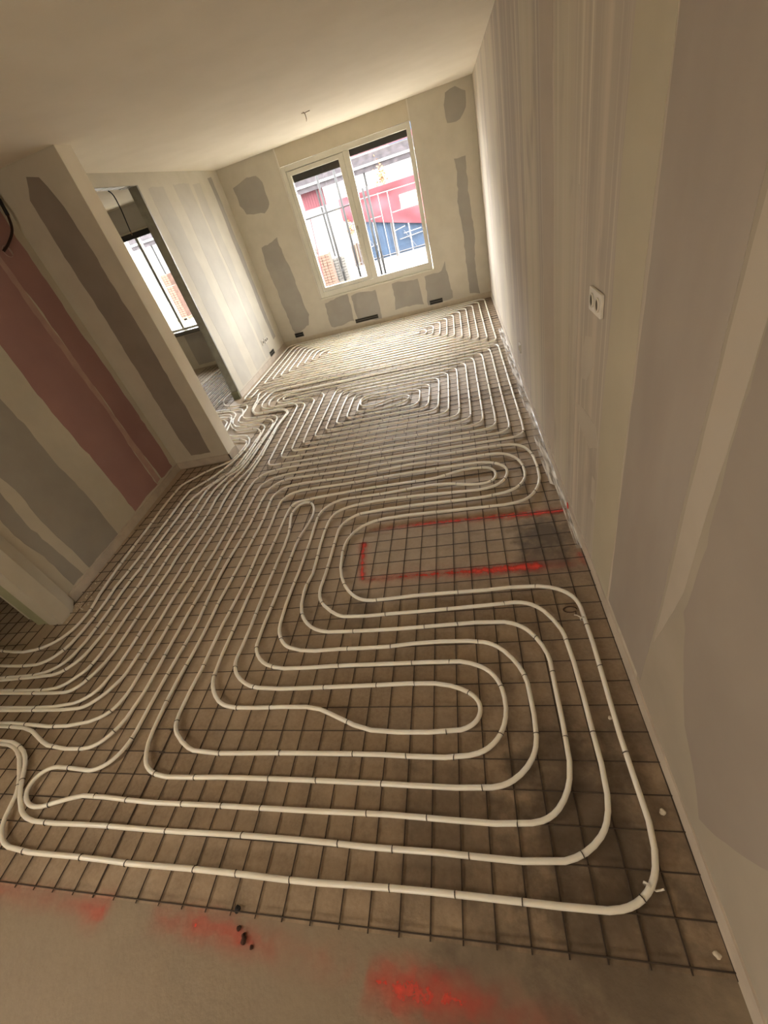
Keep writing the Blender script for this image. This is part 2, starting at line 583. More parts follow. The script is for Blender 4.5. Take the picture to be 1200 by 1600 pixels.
patch(wall_right, 'filler_joint', rect(2.0, 2.04, 0.1, 1.6), onR, nR, mat('pale_filler', (0.56, 0.51, 0.435), 0.85, (0.52, 0.47, 0.40), 5), 0.012, 0.0008)
M_PALE = bpy.data.materials['pale_filler']
for poly in ([(1.60, 0.72), (1.70, 0.66), (1.93, 0.68), (1.96, 0.74), (1.80, 0.79), (1.64, 0.80)], [(1.72, 1.02), (1.80, 0.92), (1.88, 0.90), (1.90, 0.98), (1.84, 1.10), (1.76, 1.12)], rect(1.60, 1.64, 0.42, 0.56)):
    patch(wall_right, 'filler_patch', poly, onR, nR, M_PALE, 0.02, 0.0008)
patch(wall_right, 'filler_joint', rect(2.50, 2.78, 0.1, 2.5), onR, nR, mat('rosy_filler', (0.52, 0.455, 0.385), 0.85, (0.49, 0.425, 0.36), 5), 0.012, 0.0008)

# --- edge strips at the foot of the walls
bs = MB()
n = 90
for i in range(n):
    y0, y1 = 0.0 + 7.38 * i / n, 0.0 + 7.38 * (i + 1) / n
    h0, h1 = (0.072 + 0.008 * noise.noise(Vector((y * 2.3, 0, 0))) for y in (y0, y1))
    t0, t1 = (0.007 + 0.003 * noise.noise(Vector((y * 3, 4, 0))) for y in (y0, y1))
    b = len(bs.v)
    bs.v += [(XR, y0, h0), (XR - t0, y0, h0), (XR - t0 * 1.4, y0, 0), (XR, y1, h1), (XR - t1, y1, h1), (XR - t1 * 1.4, y1, 0)]
    bs.f += [[b, b + 1, b + 4, b + 3], [b + 1, b + 2, b + 5, b + 4]]
base_r = struct(bs.build('baseboard_right', M_STRIP))
film = MB()
ny, nx = 150, 7
for i in range(ny + 1):
    y = 1.7 + 4.0 * i / ny
    wdt = 0.055 + 0.018 * noise.noise(Vector((y * 1.7, 2, 0)))
    if y < 2.3:
        wdt *= 0.55
    for j in range(nx + 1):
        t = j / nx
        z = 0.0115 + 0.007 * abs(noise.noise(Vector((t * 7, y * 3, 1)))) + 0.02 * max(0, 0.25 - t)
        film.v.append((XR - 0.008 - wdt * t, y, z))
for i in range(ny):
    for j in range(nx):
        a = i * (nx + 1) + j
        film.f.append([a, a + 1, a + nx + 2, a + nx + 1])
film.build('film_flap', M_FILM, base_r, smooth=True)
bb = MB()
bb.box(XL, WX0 - 0.02, YB - 0.006, YB, 0, 0.085).box(WX0 - 0.02, WX1, YB - 0.005, YB, 0, 0.08).box(WX1, XR, YB - 0.006, YB, 0, 0.085)
struct(bb.build('baseboard_back', mat('strip_back', (0.56, 0.49, 0.37), 0.7, (0.49, 0.43, 0.33), 14, bump=0.1)))
bl = MB()
bl.prism([onP(3.45, 0), onP(1.66, 0), Vector(onP(1.66, 0)) + Vector((0.012, 0, 0)), Vector(onP(3.45, 0)) + Vector((0.012, 0, 0))], (0, 0, 0.075))
bl.box(XL, XL + 0.010, DOOR1, YB - 0.006, 0, 0.075)
bl.box(-3.14, -2.50, 3.44, 3.45, 0, 0.075).box(-2.51, -2.50, 3.44, 3.63, 0, 0.075)
struct(bl.build('baseboard_left', M_STRIP))

# ------------------------------------------------------------------ main window
w = struct(empty('window_1', (-1.29, YB, 0)))
ox, oy = -1.29, YB


def wpart(name, boxes, m, parent=None, bevel=0.0, dx=ox, dy=oy):
    b = MB()
    for (x0, x1, y0, y1, z0, z1) in boxes:
        b.box(x0 - dx, x1 - dx, y0 - dy, y1 - dy, z0, z1)
    return b.build(name, m, parent or w, bevel=bevel)


Y0, Y1 = YB - 0.004, YB + 0.075
wpart('frame', [(-2.225, -2.165, Y0, Y1, 0.605, 2.33), (-0.40, -0.355, Y0, Y1, 0.605, 2.33), (-2.165, -0.40, Y0, Y1, 2.268, 2.33), (-2.165, -0.40, Y0, Y1, 0.605, 0.685)], M_FRAME, bevel=0.004)
wpart('mullion', [(-1.305, -1.24, Y0 - 0.001, Y1, 0.685, 2.268)], M_FRAME, bevel=0.004)
ys0, ys1 = YB + 0.002, YB + 0.062
sash = wpart('sash', [(-2.16, -2.108, ys0, ys1, 0.69, 2.262), (-1.388, -1.31, ys0, ys1, 0.69, 2.262), (-2.108, -1.388, ys0, ys1, 2.208, 2.262), (-2.108, -1.388, ys0, ys1, 0.69, 0.745)], M_FRAME, bevel=0.005)
wpart('pane', [(-2.108, -1.388, YB + 0.03, YB + 0.036, 0.745, 2.208)], M_GLASS, sash)
hd = MB()
hd.box(-1.362 - ox, -1.338 - ox, -0.006, 0.004, 1.33, 1.42).tube([(-1.35 - ox, -0.003, 1.37), (-1.35 - ox, -0.04, 1.37), (-1.35 - ox, -0.042, 1.27)], 0.007)
hd.build('handle', mat('handle_metal', (0.45, 0.41, 0.32), 0.4, metal=0.5), sash)
wpart('pane', [(-1.24, -0.40, YB + 0.03, YB + 0.036, 0.685, 2.268)], M_GLASS)
wpart('bead', [(-1.24, -1.225, ys0, ys1 - 0.02, 0.685, 2.268), (-0.412, -0.40, ys0, ys1 - 0.02, 0.685, 2.268), (-1.225, -0.412, ys0, ys1 - 0.02, 0.685, 0.70)], M_WHITE)
wpart('blind_box', [(-2.16, -1.31, YB + 0.08, YB + 0.16, 2.128, 2.30)], M_BLACK)
wpart('blind_box', [(-1.30, -0.36, YB + 0.08, YB + 0.16, 2.198, 2.32)], M_BLACK)
wpart('sill', [(-2.235, -0.345, YB - 0.028, YB + 0.02, 0.584, 0.604)], M_FRAME, bevel=0.003)
wpart('header_panel', [(-2.235, -0.35, YB - 0.002, YB + 0.06, 2.335, ZC)], mat('header_paint', (0.60, 0.54, 0.42), 0.8, (0.56, 0.505, 0.39), 5))
wpart('edge_bead', [(-2.243, -2.226, YB - 0.012, YB + 0.02, 0.60, ZC), (-0.356, -0.343, YB - 0.008, YB + 0.02, 2.33, ZC)], M_WHITE)

# ------------------------------------------------------------------ side-room window
w2 = struct(empty('window_2', (-4.9, YB, 0)))
sp = lambda name, boxes, m, parent=None: wpart(name, boxes, m, parent or w2, dx=-4.9, dy=YB)
sp('frame', [(SX0, SX0 + 0.06, Y0, Y1, SZ0, SZ1), (SX1 - 0.045, SX1, Y0, Y1, SZ0, SZ1), (SX0, SX1, Y0, Y1, SZ1 - 0.01, SZ1 + 0.0), (SX0, SX1, Y0, Y1, SZ0, SZ0 + 0.03)], M_FRAME)
sp('mullion', [(-4.90, -4.855, Y0, Y1, SZ0 + 0.03, SZ1 - 0.01)], M_METAL)
sp('pane', [(SX0 + 0.06, -4.90, YB + 0.03, YB + 0.036, SZ0 + 0.03, SZ1 - 0.01)], M_GLASS)
sp('pane', [(-4.855, SX1 - 0.045, YB + 0.03, YB + 0.036, SZ0 + 0.03, SZ1 - 0.01)], M_GLASS)
sp('blind_box', [(SX0, SX1, YB - 0.03, YB + 0.02, 2.125, 2.20)], M_BLACK)
sp('sill', [(SX0 - 0.05, SX1 + 0.05, YB - 0.16, YB + 0.01, 0.635, 0.70)], mat('stone_sill', (0.10, 0.09, 0.07), 0.3, spec=0.6))
patch(wall_back, 'plasterboard', rect(-4.95, -4.55, 0.06, 0.60), onB, nB, M_BOARD, 0.01)
patch(wall_back, 'plasterboard', rect(-5.3, -4.3, 2.22, 2.53), onB, nB, M_BOARD, 0.01)

gd = struct(empty('fill_window_side', (-3.42, GY0, 0)))  # unseen window added to throw fill light on the near floor and walls
gw = GY1 - GY0
MB().box(-0.04, 0.04, 0, 0.06, GZ0, GZ1).box(-0.04, 0.04, gw - 0.06, gw, GZ0, GZ1).box(-0.04, 0.04, 0.06, gw - 0.06, GZ1 - 0.06, GZ1).box(-0.04, 0.04, 0.06, gw - 0.06, GZ0, GZ0 + 0.06).build('frame', M_FRAME, gd)
MB().box(-0.04, 0.04, gw / 2 - 0.05, gw / 2 + 0.05, GZ0 + 0.06, GZ1 - 0.06).build('mullion', M_FRAME, gd)
MB().box(-0.003, 0.003, 0.06, gw / 2 - 0.05, GZ0 + 0.06, GZ1 - 0.06).build('pane', M_AMBER, gd)
MB().box(-0.003, 0.003, gw / 2 + 0.05, gw - 0.06, GZ0 + 0.06, GZ1 - 0.06).build('pane', M_AMBER, gd)

hw_ = struct(empty('fill_window_rear', (HX0, YF - 0.1, 0)))  # unseen window added behind the camera to fill camera-facing sides
MB().box(0, 0.05, -0.04, 0.04, HZ0, HZ1).box(0.85, 0.9, -0.04, 0.04, HZ0, HZ1).box(0.05, 0.85, -0.04, 0.04, HZ1 - 0.05, HZ1).box(0.05, 0.85, -0.04, 0.04, HZ0, HZ0 + 0.05).build('frame', M_FRAME, hw_)
MB().box(0.05, 0.85, -0.003, 0.003, HZ0 + 0.05, HZ1 - 0.05).build('pane', M_AMBER, hw_)

# door opening: galvanised stud lining the wall end and header
d = struct(empty('door_1', (XL, DOOR1, 0)))
b = MB().box(-0.103, 0.003, -0.006, 0.0, 0.0, DOORZ).box(-0.003, 0.004, -0.006, 0.02, 0.0, DOORZ).box(-0.104, -0.098, -0.006, 0.03, 0, DOORZ)
b.build('jamb', M_METAL, d)
MB().box(-0.103, 0.004, -0.03, 0.0, 0, 0.11).build('jamb_foot', mat('wet_stud_foot', (0.22, 0.22, 0.14), 0.5), d)
b = MB()
for i in range(30):
    y0 = -0.91 + 0.91 * i / 30
    b.box(-0.1, 0.002, y0, y0 + 0.91 / 30, -0.004 - 0.01 * abs(noise.noise(Vector((i * 0.9, 0, 0)))) + DOORZ, DOORZ)
b.build('lintel', M_METAL, d)
# frame strip in the recess of the near post
t1 = struct(MB().box(-3.225, -3.108, 1.467, 1.475, 0, ZC).build('trim_1', mat('greenish_frame', (0.42, 0.42, 0.27), 0.6, (0.36, 0.36, 0.23), 6)))

# ------------------------------------------------------------------ floor markings
def spray(pts, widths, cover):
    """ribbon of sprayed paint; cover per point, falling to 0 at its edges"""
    me = bpy.data.meshes.new('spray_line')
    v, f, cv = [], [], []
    P, W, C = [], [], []
    for i in range(len(pts) - 1):
        k = max(2, int((Vector(pts[i + 1]) - Vector(pts[i])).length / 0.02))
        for j in range(k + (i == len(pts) - 2)):
            t = j / k
            P.append(Vector(pts[i]).lerp(Vector(pts[i + 1]), t))
            W.append(widths[i] + (widths[i + 1] - widths[i]) * t)
            C.append(cover[i] + (cover[i + 1] - cover[i]) * t)
    for i, p in enumerate(P):
        t = (P[min(i + 1, len(P) - 1)] - P[max(i - 1, 0)]).normalized()
        s = Vector((-t.y, t.x))
        e = 0.0 if i in (0, len(P) - 1) else 1.0
        for q, a in ((-1.35, 0), (-0.6, 0.62), (0, 1.0), (0.6, 0.62), (1.35, 0)):
            x = p + s * (W[i] * q)
            v.append((x.x, x.y, 0.0012))
            cv.append(C[i] * a * e)
    for i in range(len(P) - 1):
        for j in range(4):
            a = i * 5 + j
            f.append([a, a + 1, a + 6, a + 5])
    me.from_pydata(v, [], f)
    at = me.attributes.new('cover', 'FLOAT', 'POINT')
    at.data.foreach_set('value', cv)
    me.materials.append(M_SPRAY)
    return link('spray_line', me, floor_o)


spray([(-0.82, 2.065), (-0.45, 2.07), (0.0, 2.055), (0.30, 2.045), (0.47, 2.045)], [0.03, 0.035, 0.035, 0.035, 0.03], [0.4, 0.75, 0.85, 1.0, 0.9])
spray([(-0.83, 1.97), (-0.805, 1.75), (-0.78, 1.60)], [0.035, 0.03, 0.03], [1.0, 0.8, 0.9])
spray([(-0.80, 1.615), (-0.5, 1.62), (-0.25, 1.615), (-0.05, 1.61), (0.22, 1.61), (0.27, 1.605), (0.44, 1.595)], [0.03, 0.035, 0.04, 0.045, 0.045, 0.04, 0.03], [0.6, 0.75, 0.75, 1.0, 1.0, 0.55, 0.4])
spray([(0.445, 1.70), (0.455, 1.57)], [0.02, 0.02], [0.6, 0.6])
spray([(-2.9, 0.14), (-2.1, 0.122), (-1.70, 0.107), (-1.56, 0.10), (-1.52, 0.095)], [0.045, 0.045, 0.045, 0.065, 0.05], [0.45, 0.45, 0.4, 0.7, 0.2])
spray([(-1.36, 0.105), (-1.15, 0.10), (-0.97, 0.085), (-0.80, 0.07), (-0.55, 0.05)], [0.05, 0.055, 0.055, 0.06, 0.05], [0.35, 0.6, 0.6, 0.3, 0.25])
spray([(-0.54, 0.04), (-0.42, 0.03), (-0.25, 0.025), (-0.12, 0.02), (0.15, 0.005)], [0.06, 0.07, 0.065, 0.06, 0.05], [0.5, 0.8, 0.7, 0.4, 0.2])
wm = MB()
wm.prism([(XR - 0.0105, 2.04 + 0.02 * math.cos(a), 0.035 + 0.022 * math.sin(a)) for a in [i * math.pi / 5 for i in range(10)]], (-0.0015, 0, 0))
wm.build('spray_dab', mat('red_paint_dab', (0.75, 0.05, 0.03), 0.7), base_r)

# ------------------------------------------------------------------ wire mesh sheets under the pipes
unit = MB().tube([(-0.5, 0, 0), (0.5, 0, 0)], 1.0, 6).mesh('wire', M_WIRE)
RW = 0.0022


def wire(a, b, r, parent):
    a, b = Vector(a), Vector(b)
    o = link('wire', unit, parent)
    o.location = (a + b) / 2
    o.scale = ((b - a).length, r, r)
    o.rotation_mode = 'QUATERNION'
    o.rotation_quaternion = Vector((1, 0, 0)).rotation_difference((b - a).normalized())
    return o


def sheet(x0, x1, y0, y1, zb, label, joined=False, step=0.0998):
    root = tag(empty('wire_mesh_sheet', (x0, y0, 0)), label, 'wire mesh', 'steel mesh sheets on the floor')
    nx, ny = int(round((x1 - x0) / step)), int(round((y1 - y0) / step))
    lines = []
    for i in range(nx + 1):
        x = i * step
        j0, j1 = random.uniform(-0.003, 0.003), random.uniform(-0.003, 0.003)
        lines.append(((x + j0, -0.012, zb), (x + j1, y1 - y0 + 0.012, zb + random.uniform(-0.001, 0.001))))
    for i in range(ny + 1):
        y = i * step
        j0, j1 = random.uniform(-0.004, 0.004), random.uniform(-0.004, 0.004)
        lines.append(((-0.012, y + j0, zb + 2 * RW), (x1 - x0 + 0.012, y + j1, zb + 2 * RW)))
    if joined:
        b = MB()
        for p, q in lines:
            b.tube([p, q], RW, 5)
        tag(b.build('wires', M_WIRE, root), kind='stuff')
    else:
        for p, q in lines:
            wire(p, q, RW, root)


XW = 0.466
xs = XW - 0.0998 * 21
for k, (y0, y1, lab) in enumerate(((0.144, 2.539, 'rusty wire mesh sheet nearest the camera on the right, behind the red spray line'),
                                   (2.545, 3.942, 'rusty wire mesh sheet on the right under the small pipe loops past the red rectangle'),
                                   (3.76, 5.057, 'rusty wire mesh sheet under the right half of the middle oval pipe coil'),
                                   (4.985, 6.282, 'wire mesh sheet under the right half of the far pipe coil'),
                                   (6.20, 7.297, 'wire mesh sheet along the window wall at the right corner'))):
    sheet(xs, XW, y0, y1, 0.0044 + 0.0006 * (k % 2), lab)
xl = xs - 0.0998 * 14
for k, (x0, y0, y1, lab) in enumerate(((xl, 0.144, 2.439, 'rusty wire mesh sheet at the left front under the curving pipe bundle'),
                                       (xl, 2.5, 3.398, 'wire mesh sheet on the left along the foot of the pink wall'),
                                       (xs - 0.0998 * 8, 3.45, 4.847, 'wire mesh sheet between the wall nib and the middle oval pipe coil'),
                                       (xl, 4.86, 7.255, 'wire mesh sheet under the left half of the far pipe coil'))):
    sheet(x0, xs + 0.004, y0, y1, 0.0046 + 0.0006 * (k % 2), lab)
sheet(-4.35, -3.17, 0.60, 2.60, 0.0044, 'dark wire mesh sheet inside the near left opening')
sheet(-4.75, -3.30, 4.45, 7.25, 0.0044, 'dark wire mesh sheet on the floor of the side room', joined=True)

# pipe runs on the floor plan, metres (x, y)
PATHS = {
 'near': [(-2.849,0.673),(-2.68,0.663),(-2.631,0.661),(-2.564,0.649),(-2.493,0.614),(-2.437,0.57),(-2.391,0.523),(-2.351,0.478),(-2.325,0.444),(-2.318,0.418),(-2.312,0.391),(-2.303,0.352),(-2.285,0.317),(-2.255,0.287),(-2.216,0.263),(-2.169,0.249),(-2.087,0.241),(-1.966,0.24),(-1.83,0.241),(-1.687,0.241),(-1.551,0.237),(-1.232,0.24),(-1.014,0.239),(-0.773,0.236),(-0.541,0.241),(-0.346,0.243),(-0.174,0.242),(0.033,0.24),(0.147,0.238),(0.208,0.241),(0.262,0.254),(0.31,0.285),(0.344,0.326),(0.361,0.372),(0.373,0.444),(0.372,0.54),(0.367,0.648),(0.367,0.793),(0.371,0.976),(0.373,1.128),(0.369,1.227),(0.37,1.302),(0.355,1.367),(0.299,1.422),(0.215,1.452),(0.071,1.46),(-0.065,1.454),(-0.263,1.455),(-0.44,1.454),(-0.591,1.445),(-0.684,1.441),(-0.766,1.456),(-0.852,1.528),(-0.919,1.65),(-0.947,1.789),(-0.943,1.961),(-0.885,2.072),(-0.778,2.137),(-0.626,2.157),(-0.275,2.151),(0.006,2.142),(0.135,2.141),(0.242,2.166),(0.318,2.249),(0.361,2.365),(0.37,2.568),(0.35,2.725),(0.297,2.822),(0.219,2.861),(0.093,2.873),(-0.124,2.869),(-0.785,2.87),(-1.064,2.856),(-1.605,2.87),(-1.686,2.864),(-1.75,2.828),(-1.803,2.764),(-1.823,2.683),(-1.815,2.293),(-1.823,2.08),(-1.838,1.834),(-1.825,1.535),(-1.81,1.339),(-1.819,1.18),(-1.825,1.066),(-1.83,0.896),(-1.829,0.801),(-1.832,0.683),(-1.857,0.62),(-1.895,0.577),(-1.952,0.553),(-1.986,0.548),(-2.057,0.555),(-2.143,0.562),(-2.21,0.561),(-2.241,0.551),(-2.277,0.517),(-2.288,0.48),(-2.273,0.446),(-2.247,0.421),(-2.208,0.401),(-2.156,0.395),(-2.106,0.403),(-2.048,0.422),(-1.988,0.439),(-1.93,0.452),(-1.857,0.452),(-1.757,0.446),(-1.673,0.443),(-1.535,0.439),(-1.28,0.441),(-0.969,0.441),(-0.724,0.441),(-0.508,0.443),(-0.261,0.437),(-0.118,0.434),(-0.012,0.438),(0.063,0.452),(0.116,0.494),(0.157,0.562),(0.172,0.623),(0.178,0.711),(0.177,0.819),(0.179,0.953),(0.179,1.058),(0.157,1.123),(0.132,1.17),(0.091,1.216),(0.021,1.248),(-0.081,1.255),(-0.265,1.251),(-0.513,1.244),(-0.807,1.246),(-0.931,1.25),(-1.018,1.282),(-1.096,1.358),(-1.13,1.446),(-1.141,1.61),(-1.12,1.682),(-1.133,1.944),(-1.132,2.14),(-1.119,2.232),(-1.083,2.298),(-0.966,2.35),(-0.875,2.363),(-0.727,2.37),(-0.408,2.36),(-0.195,2.345),(-0.016,2.336),(0.1,2.374),(0.159,2.46),(0.164,2.553),(0.111,2.621),(0.007,2.67),(-0.187,2.678),(-0.762,2.672),(-1.029,2.658),(-1.536,2.642),(-1.593,2.596),(-1.623,2.546),(-1.629,2.447),(-1.615,2.258),(-1.614,2.048),(-1.602,1.757),(-1.608,1.507),(-1.62,1.275),(-1.615,1.163),(-1.614,1.065),(-1.625,0.887),(-1.618,0.775),(-1.603,0.739),(-1.564,0.705),(-1.527,0.681),(-1.455,0.647),(-1.364,0.638),(-1.071,0.643),(-0.814,0.645),(-0.531,0.645),(-0.334,0.638),(-0.221,0.643),(-0.134,0.661),(-0.068,0.715),(-0.032,0.795),(-0.028,0.86),(-0.045,0.945),(-0.095,1.007),(-0.2,1.047),(-0.297,1.049),(-0.577,1.048),(-0.801,1.048),(-1.017,1.042),(-1.145,1.046),(-1.252,1.083),(-1.322,1.162),(-1.332,1.223),(-1.332,1.351),(-1.325,1.556),(-1.326,1.706),(-1.327,1.869),(-1.323,2.048),(-1.293,2.179),(-1.278,2.286),(-1.289,2.377),(-1.326,2.45),(-1.366,2.479),(-1.411,2.475),(-1.451,2.422),(-1.47,2.347),(-1.457,2.257),(-1.428,2.156),(-1.417,2.051),(-1.418,1.902),(-1.419,1.717),(-1.421,1.532),(-1.415,1.277),(-1.418,1.154),(-1.423,1.102),(-1.413,1.064),(-1.39,1.027),(-1.348,0.99),(-1.307,0.966),(-1.262,0.948),(-1.144,0.936),(-0.886,0.937),(-0.565,0.943),(-0.414,0.947),(-0.296,0.941),(-0.198,0.912),(-0.139,0.869),(-0.128,0.828),(-0.144,0.782),(-0.204,0.744),(-0.336,0.734),(-0.542,0.735),(-0.629,0.745),(-0.756,0.79),(-0.86,0.834),(-0.961,0.845),(-1.145,0.843),(-1.284,0.841),(-1.367,0.851),(-1.412,0.868),(-1.465,0.913),(-1.506,0.971),(-1.519,1.025),(-1.526,1.159),(-1.525,1.32),(-1.526,1.55),(-1.523,1.719),(-1.517,1.947),(-1.515,2.24),(-1.514,2.351),(-1.506,2.444),(-1.489,2.484),(-1.008,2.54),(-0.514,2.546),(-0.357,2.548),(-0.273,2.571),(-0.134,2.608),(0.003,2.601),(0.061,2.573),(0.089,2.501),(0.074,2.436),(0.014,2.401),(-0.089,2.408),(-0.233,2.454),(-0.37,2.471),(-0.737,2.448),(-0.983,2.451),(-1.112,2.436),(-1.2,2.359),(-1.227,2.288),(-1.231,2.204),(-1.222,1.978),(-1.227,1.694),(-1.236,1.507),(-1.23,1.359),(-1.223,1.286),(-1.205,1.243),(-1.161,1.187),(-1.128,1.166),(-1.008,1.138),(-0.829,1.142),(-0.588,1.141),(-0.424,1.154),(-0.158,1.152),(-0.056,1.131),(0.022,1.057),(0.065,0.971),(0.076,0.886),(0.076,0.794),(0.072,0.71),(0.054,0.653),(-0.001,0.588),(-0.074,0.547),(-0.154,0.539),(-0.236,0.537),(-0.519,0.541),(-0.845,0.544),(-1.284,0.543),(-1.529,0.536),(-1.616,0.551),(-1.672,0.582),(-1.705,0.636),(-1.725,0.694),(-1.732,0.764),(-1.734,0.839),(-1.741,0.894),(-1.737,1.013),(-1.725,1.168),(-1.723,1.318),(-1.73,1.535),(-1.719,1.761),(-1.717,2.019),(-1.71,2.275),(-1.719,2.422),(-1.734,2.615),(-1.713,2.67),(-1.66,2.731),(-1.572,2.76),(-1.046,2.755),(-0.774,2.776),(-0.528,2.793),(-0.2,2.768),(0.125,2.759),(0.202,2.717),(0.258,2.637),(0.281,2.521),(0.27,2.399),(0.216,2.314),(0.126,2.268),(-0.047,2.249),(-0.379,2.257),(-0.715,2.256),(-0.825,2.248),(-0.905,2.239),(-0.985,2.183),(-1.021,2.121),(-1.032,2.056),(-1.028,1.928),(-1.03,1.672),(-1.038,1.557),(-1.018,1.475),(-0.95,1.402),(-0.858,1.346),(-0.762,1.338),(-0.551,1.343),(-0.405,1.345),(-0.1,1.354),(0.098,1.361),(0.147,1.345),(0.202,1.3),(0.238,1.236),(0.262,1.183),(0.268,1.134),(0.276,0.994),(0.277,0.844),(0.276,0.7),(0.277,0.585),(0.26,0.482),(0.234,0.429),(0.173,0.376),(0.11,0.348),(0.061,0.34),(-0.036,0.338),(-0.199,0.341),(-0.349,0.345),(-0.497,0.343),(-0.741,0.349),(-1.145,0.35),(-1.336,0.347),(-1.604,0.347),(-1.705,0.348),(-1.83,0.347),(-1.922,0.344),(-2.03,0.343),(-2.105,0.343),(-2.154,0.349),(-2.206,0.364),(-2.25,0.391),(-2.291,0.428),(-2.328,0.466),(-2.357,0.51),(-2.386,0.552),(-2.431,0.6),(-2.494,0.639),(-2.566,0.665),(-2.633,0.677),(-2.695,0.677),(-2.862,0.684)],
 'b1': [(-2.464,3.794),(-2.425,3.7),(-2.431,3.613),(-2.443,3.498),(-2.467,3.39),(-2.578,3.325),(-2.7,3.264),(-2.9,3.066),(-2.904,2.944),(-2.908,2.827),(-2.903,2.683),(-2.884,2.471),(-2.877,2.293),(-2.87,2.127),(-2.857,1.949),(-2.844,1.838),(-2.829,1.702),(-2.789,1.546),(-2.796,1.43),(-2.812,1.384),(-2.84,1.332),(-2.901,1.279),(-2.988,1.243),(-3.095,1.228),(-3.221,1.238),(-3.334,1.252),(-3.564,1.275)],
 'b2': [(-2.428,3.81),(-2.395,3.69),(-2.398,3.535),(-2.426,3.41),(-2.481,3.268),(-2.56,3.123),(-2.665,3.006),(-2.73,2.938),(-2.733,2.774),(-2.726,2.602),(-2.719,2.442),(-2.722,2.307),(-2.713,2.178),(-2.715,2.011),(-2.714,1.866),(-2.724,1.825),(-2.726,1.722),(-2.704,1.594),(-2.704,1.476),(-2.709,1.382),(-2.729,1.27),(-2.761,1.205),(-2.811,1.155),(-2.883,1.128),(-2.96,1.124),(-3.084,1.128),(-3.205,1.136),(-3.417,1.152)],
 'b3': [(-3.313,4.707),(-3.167,4.686),(-3.067,4.656),(-3.011,4.598),(-2.968,4.494),(-2.927,4.36),(-2.836,4.214),(-2.722,4.103),(-2.625,4.077),(-2.5,4.078),(-2.424,4.056),(-2.356,3.967),(-2.332,3.901),(-2.334,3.761),(-2.333,3.64),(-2.336,3.482),(-2.345,3.292),(-2.393,3.139),(-2.473,3.044),(-2.55,2.952),(-2.614,2.813),(-2.64,2.692),(-2.623,2.583),(-2.626,2.24),(-2.622,2.056),(-2.616,1.855),(-2.627,1.773),(-2.621,1.634),(-2.611,1.522),(-2.611,1.418),(-2.609,1.295),(-2.631,1.188),(-2.657,1.131),(-2.698,1.1),(-2.75,1.073),(-2.846,1.055),(-3.108,1.048),(-3.288,1.043)],
 'b4': [(-3.383,4.808),(-3.221,4.781),(-3.117,4.767),(-2.993,4.672),(-2.948,4.6),(-2.932,4.463),(-2.884,4.344),(-2.79,4.229),(-2.688,4.184),(-2.535,4.168),(-2.451,4.168),(-2.396,4.145),(-2.344,4.083),(-2.323,4.015),(-2.311,3.823),(-2.301,3.616),(-2.301,3.447),(-2.304,3.266),(-2.36,3.172),(-2.442,3.079),(-2.502,2.968),(-2.516,2.903),(-2.525,2.842),(-2.51,2.62),(-2.508,2.419),(-2.517,2.287),(-2.526,2.114),(-2.521,1.844),(-2.509,1.77),(-2.515,1.643),(-2.514,1.514),(-2.509,1.402),(-2.511,1.337),(-2.525,1.236),(-2.54,1.162),(-2.585,1.106),(-2.622,1.073),(-2.672,1.053),(-2.737,1.05),(-2.833,1.043),(-3.089,1.032),(-3.266,1.024)],
 'b5': [(-3.521,4.882),(-3.392,4.869),(-3.273,4.849),(-3.096,4.805),(-2.972,4.788),(-2.903,4.727),(-2.847,4.604),(-2.851,4.483),(-2.827,4.389),(-2.766,4.317),(-2.655,4.273),(-2.537,4.28),(-2.372,4.274),(-2.295,4.213),(-2.246,4.108),(-2.24,4),(-2.248,3.801),(-2.258,3.59),(-2.268,3.365),(-2.289,3.186),(-2.374,3.077),(-2.414,2.96),(-2.432,2.884),(-2.434,2.822),(-2.418,2.572),(-2.417,2.389),(-2.415,2.22),(-2.42,2.04),(-2.407,1.831),(-2.411,1.652),(-2.418,1.507),(-2.412,1.355),(-2.409,1.26),(-2.411,1.178),(-2.43,1.08),(-2.482,1.027),(-2.526,0.986),(-2.574,0.967),(-2.64,0.959),(-2.748,0.958),(-3.013,0.963),(-3.194,0.963)],
 'b6': [(-3.402,5.516),(-3.432,5.299),(-3.398,5.159),(-3.313,5.031),(-3.209,4.948),(-3.073,4.911),(-2.979,4.919),(-2.899,4.866),(-2.856,4.772),(-2.847,4.604),(-2.826,4.517),(-2.75,4.428),(-2.673,4.403),(-2.507,4.384),(-2.355,4.358),(-2.279,4.312),(-2.234,4.229),(-2.224,4.07),(-2.224,3.78),(-2.227,3.574),(-2.231,3.323),(-2.25,3.161),(-2.313,3.005),(-2.33,2.94),(-2.325,2.794),(-2.34,2.769),(-2.314,2.537),(-2.312,2.371),(-2.319,2.192),(-2.331,2.039),(-2.315,1.82),(-2.321,1.74),(-2.32,1.625),(-2.318,1.464),(-2.317,1.341),(-2.313,1.233),(-2.326,1.132),(-2.352,1.064),(-2.383,1.005),(-2.414,0.967),(-2.45,0.945),(-2.5,0.939),(-2.606,0.94),(-2.994,0.946),(-3.175,0.948)],
